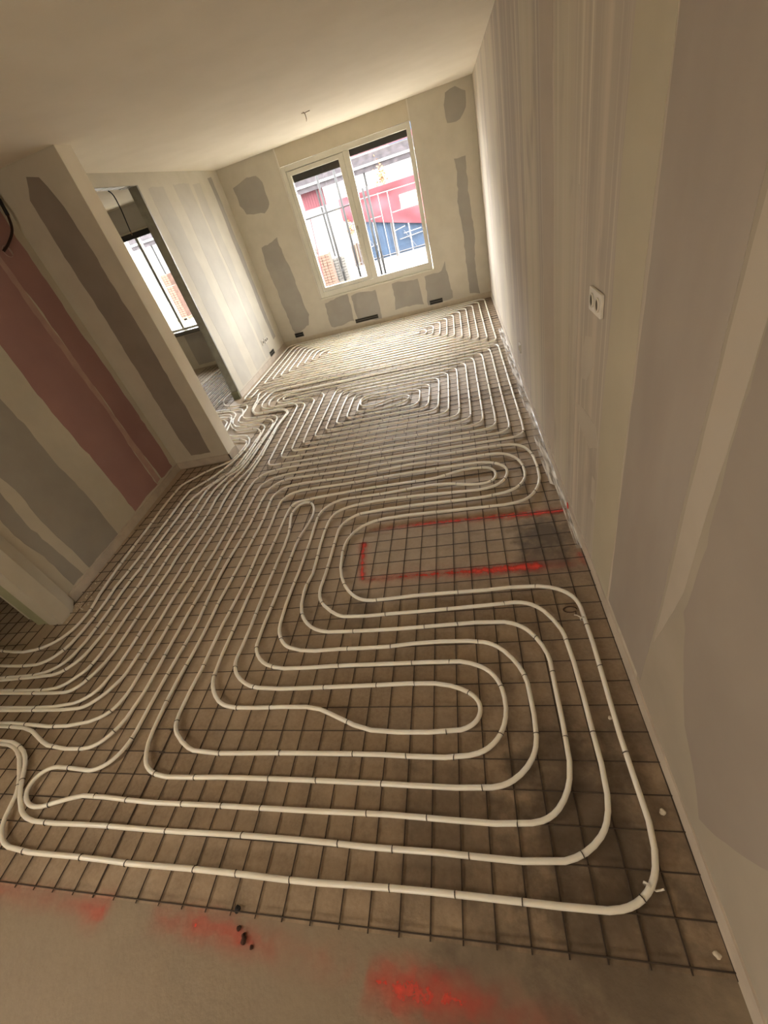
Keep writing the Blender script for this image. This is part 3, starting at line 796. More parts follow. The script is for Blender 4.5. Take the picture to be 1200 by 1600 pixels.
 'b7': [(-2.533,5.356),(-2.63,5.349),(-2.771,5.297),(-2.837,5.232),(-2.848,5.173),(-2.826,5.091),(-2.791,4.995),(-2.763,4.79),(-2.747,4.672),(-2.701,4.572),(-2.63,4.497),(-2.57,4.48),(-2.438,4.483),(-2.279,4.477),(-2.221,4.443),(-2.171,4.393),(-2.146,4.325),(-2.156,4.208),(-2.175,4.044),(-2.149,3.411),(-2.158,3.166),(-2.206,3.034),(-2.238,2.879),(-2.228,2.625),(-2.212,2.546),(-2.211,2.353),(-2.213,2.2),(-2.213,2),(-2.212,1.818),(-2.212,1.68),(-2.209,1.507),(-2.212,1.334),(-2.21,1.191),(-2.212,1.086),(-2.229,1.007),(-2.243,0.957),(-2.274,0.921),(-2.328,0.885),(-2.389,0.868),(-2.488,0.858),(-2.58,0.855),(-2.895,0.857),(-3.07,0.859)],
 'b8': [(-2.407,5.208),(-2.581,5.207),(-2.681,5.212),(-2.724,5.169),(-2.726,5.066),(-2.757,4.97),(-2.734,4.768),(-2.724,4.663),(-2.693,4.587),(-2.636,4.524),(-2.582,4.513),(-2.448,4.511),(-2.289,4.507),(-2.222,4.474),(-2.157,4.405),(-2.122,4.312),(-2.139,4.209),(-2.158,4.045),(-2.117,3.377),(-2.125,3.106),(-2.134,2.907),(-2.129,2.653),(-2.118,2.358),(-2.111,2.335),(-2.117,2.09),(-2.117,1.828),(-2.102,1.816),(-2.119,1.643),(-2.115,1.466),(-2.116,1.313),(-2.113,1.165),(-2.12,1.024),(-2.136,1.005),(-2.161,0.949),(-2.193,0.913),(-2.226,0.881),(-2.259,0.857),(-2.309,0.846),(-2.368,0.844),(-2.471,0.84),(-2.878,0.842),(-3.051,0.843)],
 'b9': [(-1.665,3.069),(-1.751,3.064),(-1.897,3.053),(-1.977,3.004),(-2.02,2.933),(-2.04,2.806),(-2.027,2.572),(-2.017,2.329),(-2.007,2.304),(-2.001,2.027),(-2.01,1.795),(-2.011,1.651),(-2.017,1.483),(-2.018,1.322),(-2.014,1.203),(-2.022,1.066),(-2.015,1.034),(-2.021,0.928),(-2.047,0.847),(-2.098,0.802),(-2.185,0.769),(-2.316,0.753),(-2.402,0.75),(-2.508,0.758),(-2.66,0.769),(-2.798,0.769),(-2.964,0.769)],
 'b10': [(-1.633,2.963),(-1.73,2.948),(-1.826,2.925),(-1.898,2.863),(-1.924,2.818),(-1.927,2.61),(-1.915,2.311),(-1.921,2.072),(-1.908,1.783),(-1.911,1.687),(-1.921,1.442),(-1.918,1.177),(-1.912,0.956),(-1.93,0.802),(-1.955,0.743),(-1.987,0.696),(-2.026,0.661),(-2.081,0.645),(-2.16,0.642),(-2.247,0.645),(-2.343,0.657),(-2.411,0.682),(-2.485,0.719),(-2.54,0.736),(-2.614,0.748),(-2.778,0.752),(-2.946,0.755)],
 'e2': [(-2.049,4.48),(-2.108,4.563),(-2.166,4.582),(-2.295,4.578),(-2.439,4.585),(-2.538,4.609),(-2.607,4.678),(-2.637,4.746),(-2.652,4.856),(-2.642,5.049),(-2.612,5.127),(-2.564,5.157),(-2.399,5.183),(-2.119,5.163)],
 'e3': [(-1.943,4.461),(-2.001,4.547),(-2.059,4.572),(-2.172,4.603),(-2.304,4.605),(-2.43,4.61),(-2.501,4.67),(-2.532,4.738),(-2.552,4.851),(-2.512,4.95),(-2.393,5.015),(-2.252,5.01),(-2.073,4.996)],
 'e4': [(-1.845,4.551),(-1.895,4.626),(-1.947,4.663),(-2.061,4.667),(-2.234,4.66),(-2.35,4.688),(-2.408,4.741),(-2.434,4.799),(-2.409,4.865),(-2.323,4.943),(-2.148,4.971)],
 'e5': [(-1.742,4.649),(-1.777,4.715),(-1.825,4.756),(-1.884,4.783),(-2.088,4.763),(-2.242,4.743),(-2.305,4.743),(-2.347,4.79),(-2.36,4.843),(-2.337,4.871),(-2.259,4.885),(-2.119,4.869)],
 's': [(-0.907,3.951),(-0.807,3.965),(-0.722,3.997),(-0.674,4.033),(-0.646,4.073),(-0.649,4.13),(-0.691,4.179),(-0.737,4.186),(-0.831,4.161),(-0.893,4.147),(-0.943,4.109),(-0.993,4.084),(-1.045,4.072),(-1.126,4.071),(-1.176,4.109),(-1.205,4.169),(-1.206,4.229),(-1.173,4.27),(-1.105,4.302),(-0.944,4.28)],
}


def catmull3(pts, k=8):
    P = [Vector(p) for p in pts]
    P = [P[0] * 2 - P[1]] + P + [P[-1] * 2 - P[-2]]
    out = []
    for i in range(1, len(P) - 2):
        for j in range(k):
            t = j / k
            out.append(0.5 * ((2 * P[i]) + (P[i + 1] - P[i - 1]) * t + (2 * P[i - 1] - 5 * P[i] + 4 * P[i + 1] - P[i + 2]) * t * t + (3 * P[i] - P[i - 1] - 3 * P[i + 1] + P[i + 2]) * t ** 3))
    out.append(P[-2])
    return out


# ------------------------------------------------------------------ heating pipes
ZP, RP = 0.0207, 0.0096


def catmull(pts, step=0.012):
    P = [Vector((p[0], p[1], 0)) for p in pts]
    P = [P[0] * 2 - P[1]] + P + [P[-1] * 2 - P[-2]]
    out = []
    for i in range(1, len(P) - 2):
        p0, p1, p2, p3 = P[i - 1:i + 3]
        t1 = max((p1 - p0).length, 1e-4) ** 0.5
        t2 = t1 + max((p2 - p1).length, 1e-4) ** 0.5
        t3 = t2 + max((p3 - p2).length, 1e-4) ** 0.5
        k = max(1, int((p2 - p1).length / step))
        for j in range(k):
            t = t1 + (t2 - t1) * j / k
            a1 = p0 * ((t1 - t) / t1) + p1 * (t / t1)
            a2 = p1 * ((t2 - t) / (t2 - t1)) + p2 * ((t - t1) / (t2 - t1))
            a3 = p2 * ((t3 - t) / (t3 - t2)) + p3 * ((t - t2) / (t3 - t2))
            b1 = a1 * ((t2 - t) / t2) + a2 * (t / t2)
            b2 = a2 * ((t3 - t) / (t3 - t1)) + a3 * ((t - t1) / (t3 - t1))
            out.append(b1 * ((t2 - t) / (t2 - t1)) + b2 * ((t - t1) / (t2 - t1)))
    out.append(P[-2])
    return out


def fillet(pts, r):
    """corner points -> polyline with round corners; a point may be (x, y, radius)"""
    V = [Vector((p[0], p[1], 0)) for p in pts]
    R = [p[2] if len(p) > 2 else r for p in pts]
    out = [V[0]]
    for i in range(1, len(V) - 1):
        a, b = V[i - 1] - V[i], V[i + 1] - V[i]
        la, lb = a.length, b.length
        a.normalize(), b.normalize()
        ang = a.angle(b)
        if ang > 3.0:
            out.append(V[i])
            continue
        t = min(R[i] / math.tan(ang / 2), la * 0.49, lb * 0.49)
        p, q = V[i] + a * t, V[i] + b * t
        for k in range(9):
            u = k / 8
            out.append(p * (1 - u) ** 2 + V[i] * (2 * u * (1 - u)) + q * u * u)
    out.append(V[-1])
    return out


def even(P, step=0.012):
    out, acc = [P[0]], 0.0
    for i in range(len(P) - 1):
        d = (P[i + 1] - P[i]).length
        if d < 1e-7:
            continue
        t = step - acc
        while t <= d:
            out.append(P[i].lerp(P[i + 1], t / d))
            t += step
        acc = d - (t - step)
    return out


def smooth(P, sigma):
    k = int(3 * sigma)
    w = [math.exp(-0.5 * (i / sigma) ** 2) for i in range(-k, k + 1)]
    out = []
    n = len(P)
    for i in range(n):
        s, ws = Vector(), 0.0
        kk = min(k, i, n - 1 - i)
        for j in range(-kk, kk + 1):
            ww = w[j + k]
            s += P[i + j] * ww
            ws += ww
        out.append(s / ws)
    return out


def thin(P, ang=0.09, far=0.12):
    """keep fewer points on straight runs"""
    out = [0]
    for i in range(1, len(P) - 1):
        a = P[i] - P[out[-1]]
        b = P[i + 1] - P[i]
        if a.length < 1e-6:
            continue
        if a.length > far or (a.length > 0.008 and a.angle(b) > ang):
            out.append(i)
    out.append(len(P) - 1)
    return [P[i] for i in out]


ring = MB()
ns, nm = 8, 3
for i in range(ns):
    a = 2 * math.pi * i / ns
    for j in range(nm):
        c = 2 * math.pi * j / nm
        rr = RP + 0.0012 + 0.0021 * math.cos(c)
        ring.v.append((0.0021 * math.sin(c), rr * math.cos(a), rr * math.sin(a)))
for i in range(ns):
    for j in range(nm):
        a, b_ = i * nm + j, ((i + 1) % ns) * nm + j
        ring.f.append([a, b_, ((i + 1) % ns) * nm + (j + 1) % nm, i * nm + (j + 1) % nm])
ring_me = ring.mesh('wire_tie', M_TIE)


def pipe(P, label, seg=10, ties='own', gap=0.30, sigma=2.2):
    E = smooth(even(P), sigma)
    org = Vector((E[0].x, E[0].y, 0))
    root = tag(empty('heating_pipe', org), label, 'pipe', 'underfloor heating pipes')
    wob = [Vector((p.x, p.y, ZP + 0.0012 * noise.noise(Vector((p.x * 3, p.y * 3, 5))))) - org for p in E]
    MB().tube(thin(wob), RP, seg).build('tube', M_PIPE, root, smooth=True)
    s = random.uniform(0.1, gap)
    st = []
    acc = 0.0
    for i in range(1, len(wob) - 1):
        acc += (wob[i] - wob[i - 1]).length
        if acc > s:
            acc = 0.0
            s = gap * random.uniform(0.55, 1.5)
            t = (wob[i + 1] - wob[i - 1]).normalized()
            st.append((wob[i], math.atan2(t.y, t.x) + random.uniform(-0.25, 0.25)))
    if ties == 'own':
        for p, a in st:
            o = link('wire_tie', ring_me, root)
            o.location = p
            o.rotation_euler = (random.uniform(0, 6), 0, a)
            o.rotation_mode = 'XYZ'
    else:
        b = MB()
        for p, a in st:
            k = len(b.v)
            ca, sa = math.cos(a), math.sin(a)
            b.v += [(p.x + x * ca - y * sa, p.y + x * sa + y * ca, p.z + z) for (x, y, z) in ring.v]
            b.f += [[k + q for q in f] for f in ring.f]
        tag(b.build('wire_ties', M_TIE, root), kind='stuff')
    return root


V3 = lambda key: [(a, b) for a, b in PATHS[key]]
near = pipe(catmull(V3('near')), 'white heating pipe winding round the red spray rectangle in the foreground', seg=12, sigma=2.4)
# white cable ties with their tails
for (x, y, a) in ((0.362, 1.243, 1.75), (0.316, 0.305, 1.0)):
    org = near.location
    c = MB()
    c.lathe([(RP + 0.0005, -0.003), (RP + 0.003, -0.003), (RP + 0.003, 0.003), (RP + 0.0005, 0.003)], n=14, axis='x')
    c.tube([(0, RP + 0.002, 0.004), (0.002, RP + 0.010, 0.010), (0.010, RP + 0.020, 0.009), (0.016, RP + 0.028, 0.004)], 0.0028, 6)
    o = c.build('cable_tie', M_CTIE, near)
    o.location = Vector((x, y, ZP)) - org
    o.rotation_euler = (0.4 if y > 1 else 2.9, 0, a)

xr = [0.359 - 0.099 * i for i in range(11)]


def spiral(lo, up, xl, conn, s_pts, start, end, rc):
    P = list(start)
    for i in (0, 2, 4, 6, 8):
        P += [(xr[i], lo[i], rc), (xr[i], up[i], rc)]
        P += conn[i + 2] if i + 2 in conn else [(xl[i + 2], up[i], 0.13), (xl[i + 2], lo[i + 2], 0.085)]
    P += s_pts
    for i in (9, 7, 5, 3, 1):
        P += [(xr[i], up[i], rc), (xr[i], lo[i], rc)]
        if i > 1:
            P += list(reversed(conn[i] if i in conn else [(xl[i], up[i - 2], 0.13), (xl[i], lo[i], 0.085)]))
    return P + list(end)


def ex(key, x, lo):
    """left excursion: runs up the strand at x, then out to the door and back as an upper row"""
    q = [(a, b, 0.04) for a, b in PATHS[key]]
    return list(reversed(q)) + [(x, lo, 0.085)]


lo = [v * 1.005 for v in (2.94, 3.04, 3.14, 3.245, 3.345, 3.45, 3.55, 3.655, 3.755, 3.85, 3.945)]
up = [v * 1.005 for v in (5.12, 5.03, 4.93, 4.84, 4.74, 4.64, 4.55, 4.45, 4.345, 4.25)]
xl_ = {2: -1.985, 3: -1.885, 4: -1.80, 5: -1.705, 6: -1.604, 7: -1.512, 8: -1.413, 9: -1.315, 10: -1.22}
conn = {i: ex('e%d' % i, xl_[i], lo[i]) for i in (2, 3, 4, 5)}
b10 = [(a, b, 0.05) for a, b in reversed(PATHS['b10'])]
b9 = [(a, b, 0.05) for a, b in PATHS['b9']]
s_pts = [(a, b, 0.03) for a, b in PATHS['s']]
pipe(fillet(spiral(lo, up, xl_, conn, s_pts, b10, b9, 0.12), 0.1), 'white heating pipe coiled in the oval at the middle of the floor', seg=8, ties='stuff')

lo = [5.24 + 0.1005 * i for i in range(11)]
up = [7.30 - 0.1 * i for i in range(10)]
xlf = {i: -2.915 + 0.1 * (i - 3) for i in range(3, 11)}
k = [(-3.045, up[0], 0.12), (-3.045, 5.5, 0.03), (-3.055, 5.17, 0.03), (-3.035, 5.085, 0.03), (-2.945, 5.10, 0.03), (-2.925, 5.26, 0.04), (-2.93, 5.37, 0.04), (-2.84, 5.42, 0.05), (-2.7, lo[2], 0.05)]
sf = [(-0.72, lo[10], 0.03), (-0.64, lo[10] + 0.02, 0.03), (-0.63, lo[10] + 0.06, 0.02), (-0.70, lo[10] + 0.085, 0.02), (-1.0, lo[10] + 0.08, 0.03), (-1.9, lo[10] + 0.06, 0.03), (-2.06, lo[10] + 0.065, 0.03), (-2.1, lo[10] + 0.1, 0.02), (-2.05, up[9], 0.03)]
b8 = [(a, b, 0.04) for a, b in reversed(PATHS['b8'])]
b7 = [(a, b, 0.04) for a, b in PATHS['b7']]
pipe(fillet(spiral(lo, up, xlf, {2: k}, sf, b8, b7, 0.10), 0.1), 'white heating pipe coiled in the far rectangle under the main window', seg=8, ties='stuff', gap=0.5)

# circuits that pass on into the side room
f = [(a, b, 0.05) for a, b in PATHS['b6']]
e = [(a, b, 0.05) for a, b in PATHS['b5']]
xs6 = [-3.385 - 0.1 * i for i in range(10)]
serp = []
for i, x in enumerate(xs6):
    y0, y1 = (5.0 if i else 5.3), 7.12
    if i >= 1:
        y0 = 4.98 + 0.0 * i
    serp += ([(x, y0, 0.05), (x, y1, 0.05)] if i % 2 == 0 else [(x, y1, 0.05), (x, y0, 0.05)])
serp += [(-4.40, 4.98, 0.05), (-4.40, 4.87, 0.05), (-3.7, 4.87, 0.05)]
pipe(fillet(list(reversed(f)) + serp[1:] + e, 0.05), 'white heating pipe running through the doorway in parallel strands across the side room', seg=8, ties='stuff')
c3 = [(a, b, 0.05) for a, b in PATHS['b3']]
c4_ = [(a, b, 0.05) for a, b in PATHS['b4']]
pipe(fillet(list(reversed(c3)) + [(-3.6, 4.69), (-4.5, 4.68, 0.05), (-4.55, 4.72, 0.04), (-4.5, 4.79, 0.05), (-3.6, 4.79)] + c4_, 0.05), 'white heating pipe looping tightly past the wall nib into the doorway', seg=8, ties='stuff')
a1 = [(a, b, 0.05) for a, b in PATHS['b1']]
a2 = [(a, b, 0.05) for a, b in PATHS['b2']]
pipe(fillet(list(reversed(a1)) + [(-2.484, 3.808, 0.05), (-2.57, 3.86, 0.05), (-2.75, 3.88, 0.05), (-2.93, 4.02, 0.08), (-2.99, 4.42, 0.06), (-3.10, 4.53, 0.06), (-3.9, 4.56, 0.05), (-3.95, 4.60, 0.03), (-3.9, 4.63, 0.05), (-3.14, 4.60, 0.06), (-2.95, 4.50, 0.06), (-2.87, 4.05, 0.08), (-2.68, 3.96, 0.05), (-2.60, 3.96, 0.05), (-2.50, 3.91, 0.05)] + a2, 0.05), 'white heating pipe hugging the foot of the wall nib, leftmost strands of the bundle', seg=8, ties='stuff')

# ------------------------------------------------------------------ sockets, duct slots, cables
M_WELL = mat('socket_well', (0.10, 0.085, 0.06), 0.6)


def socket(loc, axis, gangs, label, tall=0.081, pitch=0.071, depth=0.011):
    """flush socket plate; u runs along the wall, n is the way it faces"""
    root = tag(empty('wall_socket', loc), label, 'socket', 'wall sockets')
    sx = -1 if axis == 'R' else 1
    wd = pitch * gangs + 0.010

    def P(u, n_, z):
        return (sx * n_, u, z)
    pl = MB()
    ch = 0.012
    prof = [(-wd / 2, -tall / 2 + ch * 0.3), (-wd / 2 + ch * 0.3, -tall / 2), (wd / 2 - ch * 0.3, -tall / 2), (wd / 2, -tall / 2 + ch * 0.3), (wd / 2, tall / 2 - ch * 0.3), (wd / 2 - ch * 0.3, tall / 2), (-wd / 2 + ch * 0.3, tall / 2), (-wd / 2, tall / 2 - ch * 0.3)]
    pl.prism([P(u, 0, z) for u, z in prof], P(0, depth, 0))
    pl.build('plate', M_WHITE, root, bevel=0.003)
    for g in range(gangs):
        u = (g - (gangs - 1) / 2) * pitch
        rim = MB().lathe([(0.0195, 0), (0.0245, 0), (0.026, 0.004), (0.022, 0.006), (0.0195, 0.002)], (0, 0, 0), 22, 'x')
        o = rim.build('rim', M_WHITE, root, smooth=True)
        o.location = P(u, depth, 0)
        o.scale = (sx, 1, 1)
        well = MB().lathe([(0.0, 0.0012), (0.0195, 0.0012), (0.0198, 0.0002)], (0, 0, 0), 22, 'x')
        well.build('well', M_WELL, o)
    return root


socket((XR - 0.0012, 1.705, 1.268), 'R', 2, 'beige double wall socket on the right wall beside the broad filler band')
socket((XR, 4.01, 0.325), 'R', 1, 'small single socket low on the right wall near the floor')
socket((XL + 0.0012, 6.585, 0.345), 'L', 1, 'white single socket plate low on the left wall, nearer the doorway')
socket((XL + 0.0012, 6.735, 0.34), 'L', 2, 'white double socket plate low on the left wall, nearer the corner')


def slot(x0, x1, z0, z1, label, wall='B'):
    cx, cz = (x0 + x1) / 2, (z0 + z1) / 2
    hw, hh = (x1 - x0) / 2, (z1 - z0) / 2
    loc = (cx, YB, cz) if wall == 'B' else (XL, cx, cz)
    root = tag(empty('duct_slot', loc, 0 if wall == 'B' else math.pi / 2), label, 'duct opening', 'duct slots at the foot of the walls')
    MB().box(-hw, hw, -0.003, -0.0015, -hh, hh).build('opening', M_DARK, root)
    fr = MB()
    fr.box(-hw - 0.006, hw + 0.006, -0.008, 0, hh, hh + 0.006).box(-hw - 0.006, hw + 0.006, -0.008, 0, -hh - 0.006, -hh)
    fr.box(-hw - 0.006, -hw, -0.008, 0, -hh, hh).box(hw, hw + 0.006, -0.008, 0, -hh, hh)
    fr.build('frame', M_GREY, root)
    MB().box(-hw, hw, -0.006, -0.003, -0.004, 0.004).build('slat', M_GREY, root)


slot(-2.895, -2.745, 0.115, 0.175, 'short dark duct slot at the foot of the window wall by the left corner')
slot(-1.765, -1.375, 0.108, 0.158, 'long dark duct slot at the foot of the window wall under the opening sash')
slot(-0.485, -0.285, 0.105, 0.160, 'dark duct slot at the foot of the window wall under the fixed pane')
slot(6.68, 6.86, 0.085, 0.145, 'dark duct slot at the foot of the left wall below the white sockets', 'L')

c = tag(empty('ceiling_cable', (-1.282, 5.66, ZC)), 'thin brown cable end hanging from the ceiling in front of the window', 'cable')
MB().tube([(-0.015, 0.0, 0.0), (0.0, 0, -0.012), (0.002, 0.004, -0.035), (0.0, 0.008, -0.06)], 0.0035, 6).build('cable_end', M_BROWNC, c, smooth=True)
MB().tube([(-0.03, -0.02, -0.008), (0.0, 0, -0.010), (0.05, 0.03, -0.003)], 0.003, 6).build('cross_wire', M_BROWNC, c, smooth=True)
MB().tube([(0.0, 0.008, -0.06), (-0.008, 0.012, -0.072)], 0.002, 5).build('bare_core', M_BROWNC, c)

c = tag(empty('wall_cable', onP(3.2, 2.1)), 'dark red cable loop hanging out of the pink wall at the left edge', 'cable')
o3 = Vector(onP(3.2, 2.1))
pts = [Vector((-3.13 + dx, y, z)) - o3 for (dx, y, z) in ((0.0, 3.46, 2.50), (0.015, 3.42, 2.40), (0.03, 3.385, 2.30), (0.035, 3.33, 2.21), (0.02, 3.24, 2.14), (0.0, 3.18, 2.105))]
pts = [p + Vector((0.0, -0.015, 0)) for p in pts]
MB().tube(catmull3(pts), 0.009, 8).build('sheath', M_CABLE, c, smooth=True)
MB().tube(pts[1:3], 0.0125, 8).build('tape', M_BLACK, c, smooth=True)
mb = MB()
mb.lathe([(0.0, 0.0), (0.036, 0.0), (0.038, 0.004), (0.034, 0.006)], (0, 0, 0), 18, 'x')
mb.build('box_ring', mat('box_filler', (0.56, 0.42, 0.36), 0.9), c)

c = tag(empty('door_cable', (-3.3, 4.98, 2.4)), 'black cable hanging inside the doorway to the side room', 'cable')
cp = [Vector((-3.3, y, z)) - Vector((-3.3, 4.98, 2.4)) for (y, z) in ((4.93, 2.53), (4.947, 2.447), (5.0, 2.397), (5.005, 2.287), (4.982, 2.159), (4.967, 2.079))]
MB().tube(catmull3(cp), 0.006, 6).build('sheath', M_BLACK, c, smooth=True)
MB().tube([cp[-1], cp[-1] + Vector((0, -0.004, -0.03))], 0.0045, 6).build('cable_tip', M_BROWNC, c)

# ------------------------------------------------------------------ rubble on the floor
def lump(name, loc, r, m, label, cat, group=None, flat=0.6):
    bm = bmesh.new()
    bmesh.ops.create_icosphere(bm, subdivisions=2, radius=r)
    s = random.random() * 40
    for v in bm.verts:
        v.co *= 1 + 0.6 * noise.noise(v.co * (0.9 / r) + Vector((s, s, 0)))
        v.co.z *= flat
    zmin = min(v.co.z for v in bm.verts)
    for v in bm.verts:
        v.co.z -= zmin
    me = bpy.data.meshes.new(name)
    bm.to_mesh(me)
    bm.free()
    me.materials.append(m)
    o = link(name, me)
    o.location = (loc[0], loc[1], 0.0)
    o.rotation_euler = (0, 0, random.uniform(0, 6))
    return tag(o, label, cat, group)


for (x, y, r, lab) in ((-0.983, 0.105, 0.008, 'small dark dirt crumb nearest the mesh edge on the red spray'), (-0.958, 0.092, 0.007, 'tiny dark dirt crumb in the middle of the red spray trail'),
                       (-0.952, 0.078, 0.011, 'largest dark dirt clod on the red spray line'), (-0.92, 0.067, 0.006, 'tiny reddish dirt crumb right of the largest clod')):
    lump('dirt_clod', (x, y), r, M_DIRT, lab, 'dirt', 'dirt crumbs on the spray line')
lump('black_chip', (-1.006, 0.150), 0.011, M_BLACK, 'small black chip lying on the front edge of the wire mesh', 'debris')
for (x, y, r, lab) in ((0.425, 0.494, 0.010, 'pale plaster crumb by the right wall beside the large pipe bend'), (0.44, 0.177, 0.009, 'pale plaster crumb at the front right corner of the mesh'),
                       (0.353, 0.797, 0.008, 'pale plaster crumb left of the outer pipe on the right')):
    lump('plaster_crumb', (x, y), r, M_CRUMB, lab, 'debris', 'plaster crumbs')
hp = MB()
for i in range(60):
    c_ = Vector((random.uniform(-3.02, -2.88), 0, 0)) + Vector((0, random.gauss(1.66, 0.09), 0))
    rr = random.uniform(0.003, 0.011)
    k = len(hp.v)
    hp.v += [tuple(c_ + Vector((rr * math.cos(q) * random.uniform(0.7, 1.2), rr * math.sin(q) * random.uniform(0.7, 1.2), 0.0))) for q in (0, 1.26, 2.5, 3.8, 5.0)]
    hp.v += [tuple(c_ + Vector((rr * 0.1, 0, rr * random.uniform(0.7, 1.3))))]
    hp.f += [[k + q, k + (q + 1) % 5, k + 5] for q in range(5)] + [[k + 4, k + 3, k + 2, k + 1, k]]
tag(hp.build('plaster_rubble', M_CRUMB), 'scatter of pale plaster crumbs at the end of the pink wall', 'rubble', kind='stuff')
t = MB()
t.tube([(0.030 * math.cos(a), 0.017 * math.sin(a), 0.004) for a in [i * 5.6 / 16 for i in range(17)]] + [(0.02, -0.03, 0.006)], 0.0025, 6)
o = t.build('wire_loop', M_DIRT, smooth=True)
o.location = (0.322, 1.31, 0.0)
tag(o, 'bent scrap wire loop on the floor beside the outer pipe bend', 'debris')

# ------------------------------------------------------------------ outside
GZ = -0.15
M_GROUND = mat('pale_sand', (0.13, 0.12, 0.105), 0.9, (0.10, 0.092, 0.08), 2.0)
M_RED = mat('red_tarpaulin', (0.06, 0.0125, 0.017), 0.8, (0.047, 0.009, 0.012), 2.5)
M_BLUE = mat('blue_panel', (0.0105, 0.023, 0.043), 0.7, (0.0075, 0.017, 0.033), 3)
M_GALV = mat('fence_tube', (0.06, 0.056, 0.056), 0.5, metal=0.2)
M_CONC = mat('deck_concrete', (0.030, 0.025, 0.027), 0.9, (0.012, 0.010, 0.011), 7)
M_FACADE = mat('white_facade', (0.105, 0.10, 0.095), 0.9)
M_BRICK = mat('orange_brick', (0.075, 0.042, 0.029), 0.9, (0.05, 0.027, 0.018), 8)
M_PALLET = mat('pallet_wood', (0.10, 0.08, 0.055), 0.9)
M_LEAF = mat('orange_leaf', (0.16, 0.075, 0.02), 0.8, (0.12, 0.05, 0.015), 5)
M_STEEL = mat('scaffold_steel', (0.008, 0.0078, 0.0075), 0.8)
struct(MB().box(-30, 15, 7.75, 40, GZ - 0.2, GZ).build('ground', M_GROUND))
struct(MB().box(-30, -3.5, -20, 0.36, GZ - 0.2, GZ).build('ground_bounce', mat('pale_bounce_ground', (0.62, 0.58, 0.50), 0.9, (0.55, 0.51, 0.44), 3.0)))  # unseen ground kept pale to bounce light up to the near ceiling

FY = 16.0
for (x0, x1, lab) in ((-6.3, -3.05, 'site fence bay seen through the opening sash'), (-2.95, -1.86, 'site fence bay with blue panels left of the double post'), (-1.80, 0.2, 'site fence bay with blue panels and a diagonal stay'), (0.26, 2.6, 'site fence bay at the right beyond the fixed pane')):
    r = tag(empty('site_fence', (x0, FY, GZ)), lab, 'fence', 'site fence bays')
    wd = x1 - x0
    b = MB()
    b.tube([(0, 0, 0), (0, 0, 1.95)], 0.016).tube([(wd, 0, 0), (wd, 0, 1.95)], 0.016).tube([(0, 0, 1.9), (wd, 0, 1.9)], 0.014).tube([(0, 0, 0.12), (wd, 0, 0.12)], 0.014)
    b.build('fence_frame', M_GALV, r)
    if x0 > -3:
        nb = max(2, int(wd / 0.45))
        for i in range(nb):
            pb = MB()
            pw = wd / nb
            zz = 0.03
            for j in range(6):
                xx = i * pw + 0.02 + (pw - 0.04) * j / 6
                pb.box(xx, xx + (pw - 0.04) / 6, 0.03 + (0.012 if j % 2 else 0), 0.05 + (0.012 if j % 2 else 0), 0.06, 1.25)
            pb.build('blue_sheet', M_BLUE, r)
        MB().tube([(0.10, -0.03, 1.25), (wd - 0.15, -0.03, 1.245)], 0.013).build('rail', M_FACADE, r)
        MB().tube([(0.15, -0.03, 0.45), (0.5 * wd, -0.03, 0.50)], 0.013).build('rail', M_FACADE, r)
        MB().tube([(0.32, -0.05, 0.67), (0.65, -0.02, 0.12)], 0.009).build('stay', M_GALV, r)
    else:
        mesh_b = MB()
        for i in range(14):
            mesh_b.tube([(wd * i / 14, 0, 0.12), (wd * i / 14, 0, 1.9)], 0.006, 5)
        mesh_b.build('fence_bars', M_GALV, r)

tp = MB()
nx, nz = 40, 12
for side in (0, 1):
    for i in range(nx + 1):
        x = -3.3 + 4.4 * i / nx
        bot = 1.05 - (x + 2.7) * 0.265
        for j in range(nz + 1):
            z = 1.79 + (max(bot, 0.45) - 1.79) * j / nz
            y = -0.12 + 0.09 * noise.noise(Vector((x * 2, z * 3, 0))) + 0.04 * math.sin(x * 6 + z * 4) - 0.004 * side
            tp.v.append((x, FY + y, z))
N1 = (nx + 1) * (nz + 1)
for s in (0, N1):
    for i in range(nx):
        for j in range(nz):
            a = s + i * (nz + 1) + j
            tp.f.append([a, a + 1, a + nz + 2, a + nz + 1])
tag(tp.build('tarpaulin', M_RED, smooth=True), 'red tarpaulin draped over the site fence outside the window', 'tarpaulin')

# crowd barrier of white tubes standing in front of the tarpaulin
r = tag(empty('tube_barrier', (-3.0, FY - 0.45, GZ)), 'barrier of thin white tubes in front of the red tarpaulin', 'barrier')
for (x0, x1, z0, z1, nm) in ((0.99, 0.99, 0.0, 1.80, 'post'), (1.28, 1.28, 0.0, 1.78, 'post'), (0.3, 2.6, 1.78, 1.75, 'rail'), (0.62, 0.95, 1.22, 1.22, 'rail'), (1.32, 2.05, 1.22, 1.24, 'rail'), (1.55, 2.1, 0.62, 0.64, 'rail'), (1.3, 1.62, 0.75, 0.80, 'rail')):
    MB().tube([(x0, 0, z0), (x1, 0, z1)], 0.012, 6).build(nm, M_FACADE, r)

# raised deck of the building opposite with its slabs and beams
r = tag(empty('scaffold_deck', (-14, 16.3, GZ)), 'grey scaffold deck high above the red tarpaulin outside', 'scaffold')
dk = lambda name, z0, z1, y0, y1, m: MB().box(0, 18, y0, y1, z0 - GZ, z1 - GZ).build(name, m, r)
dk('deck_slab', 2.40, 2.62, 0.0, 1.2, M_CONC)
dk('toe_board', 2.34, 2.40, -0.06, -0.02, M_FACADE)
dk('beam', 2.21, 2.34, 0.0, 0.14, M_CONC)
dk('guard_board', 2.66, 2.80, -0.05, -0.01, M_RED)
for i in range(11):
    MB().tube([(0.4 + 1.6 * i, 0.08, 0), (0.4 + 1.6 * i, 0.08, 2.36)], 0.03).build('standard', M_STEEL, r)

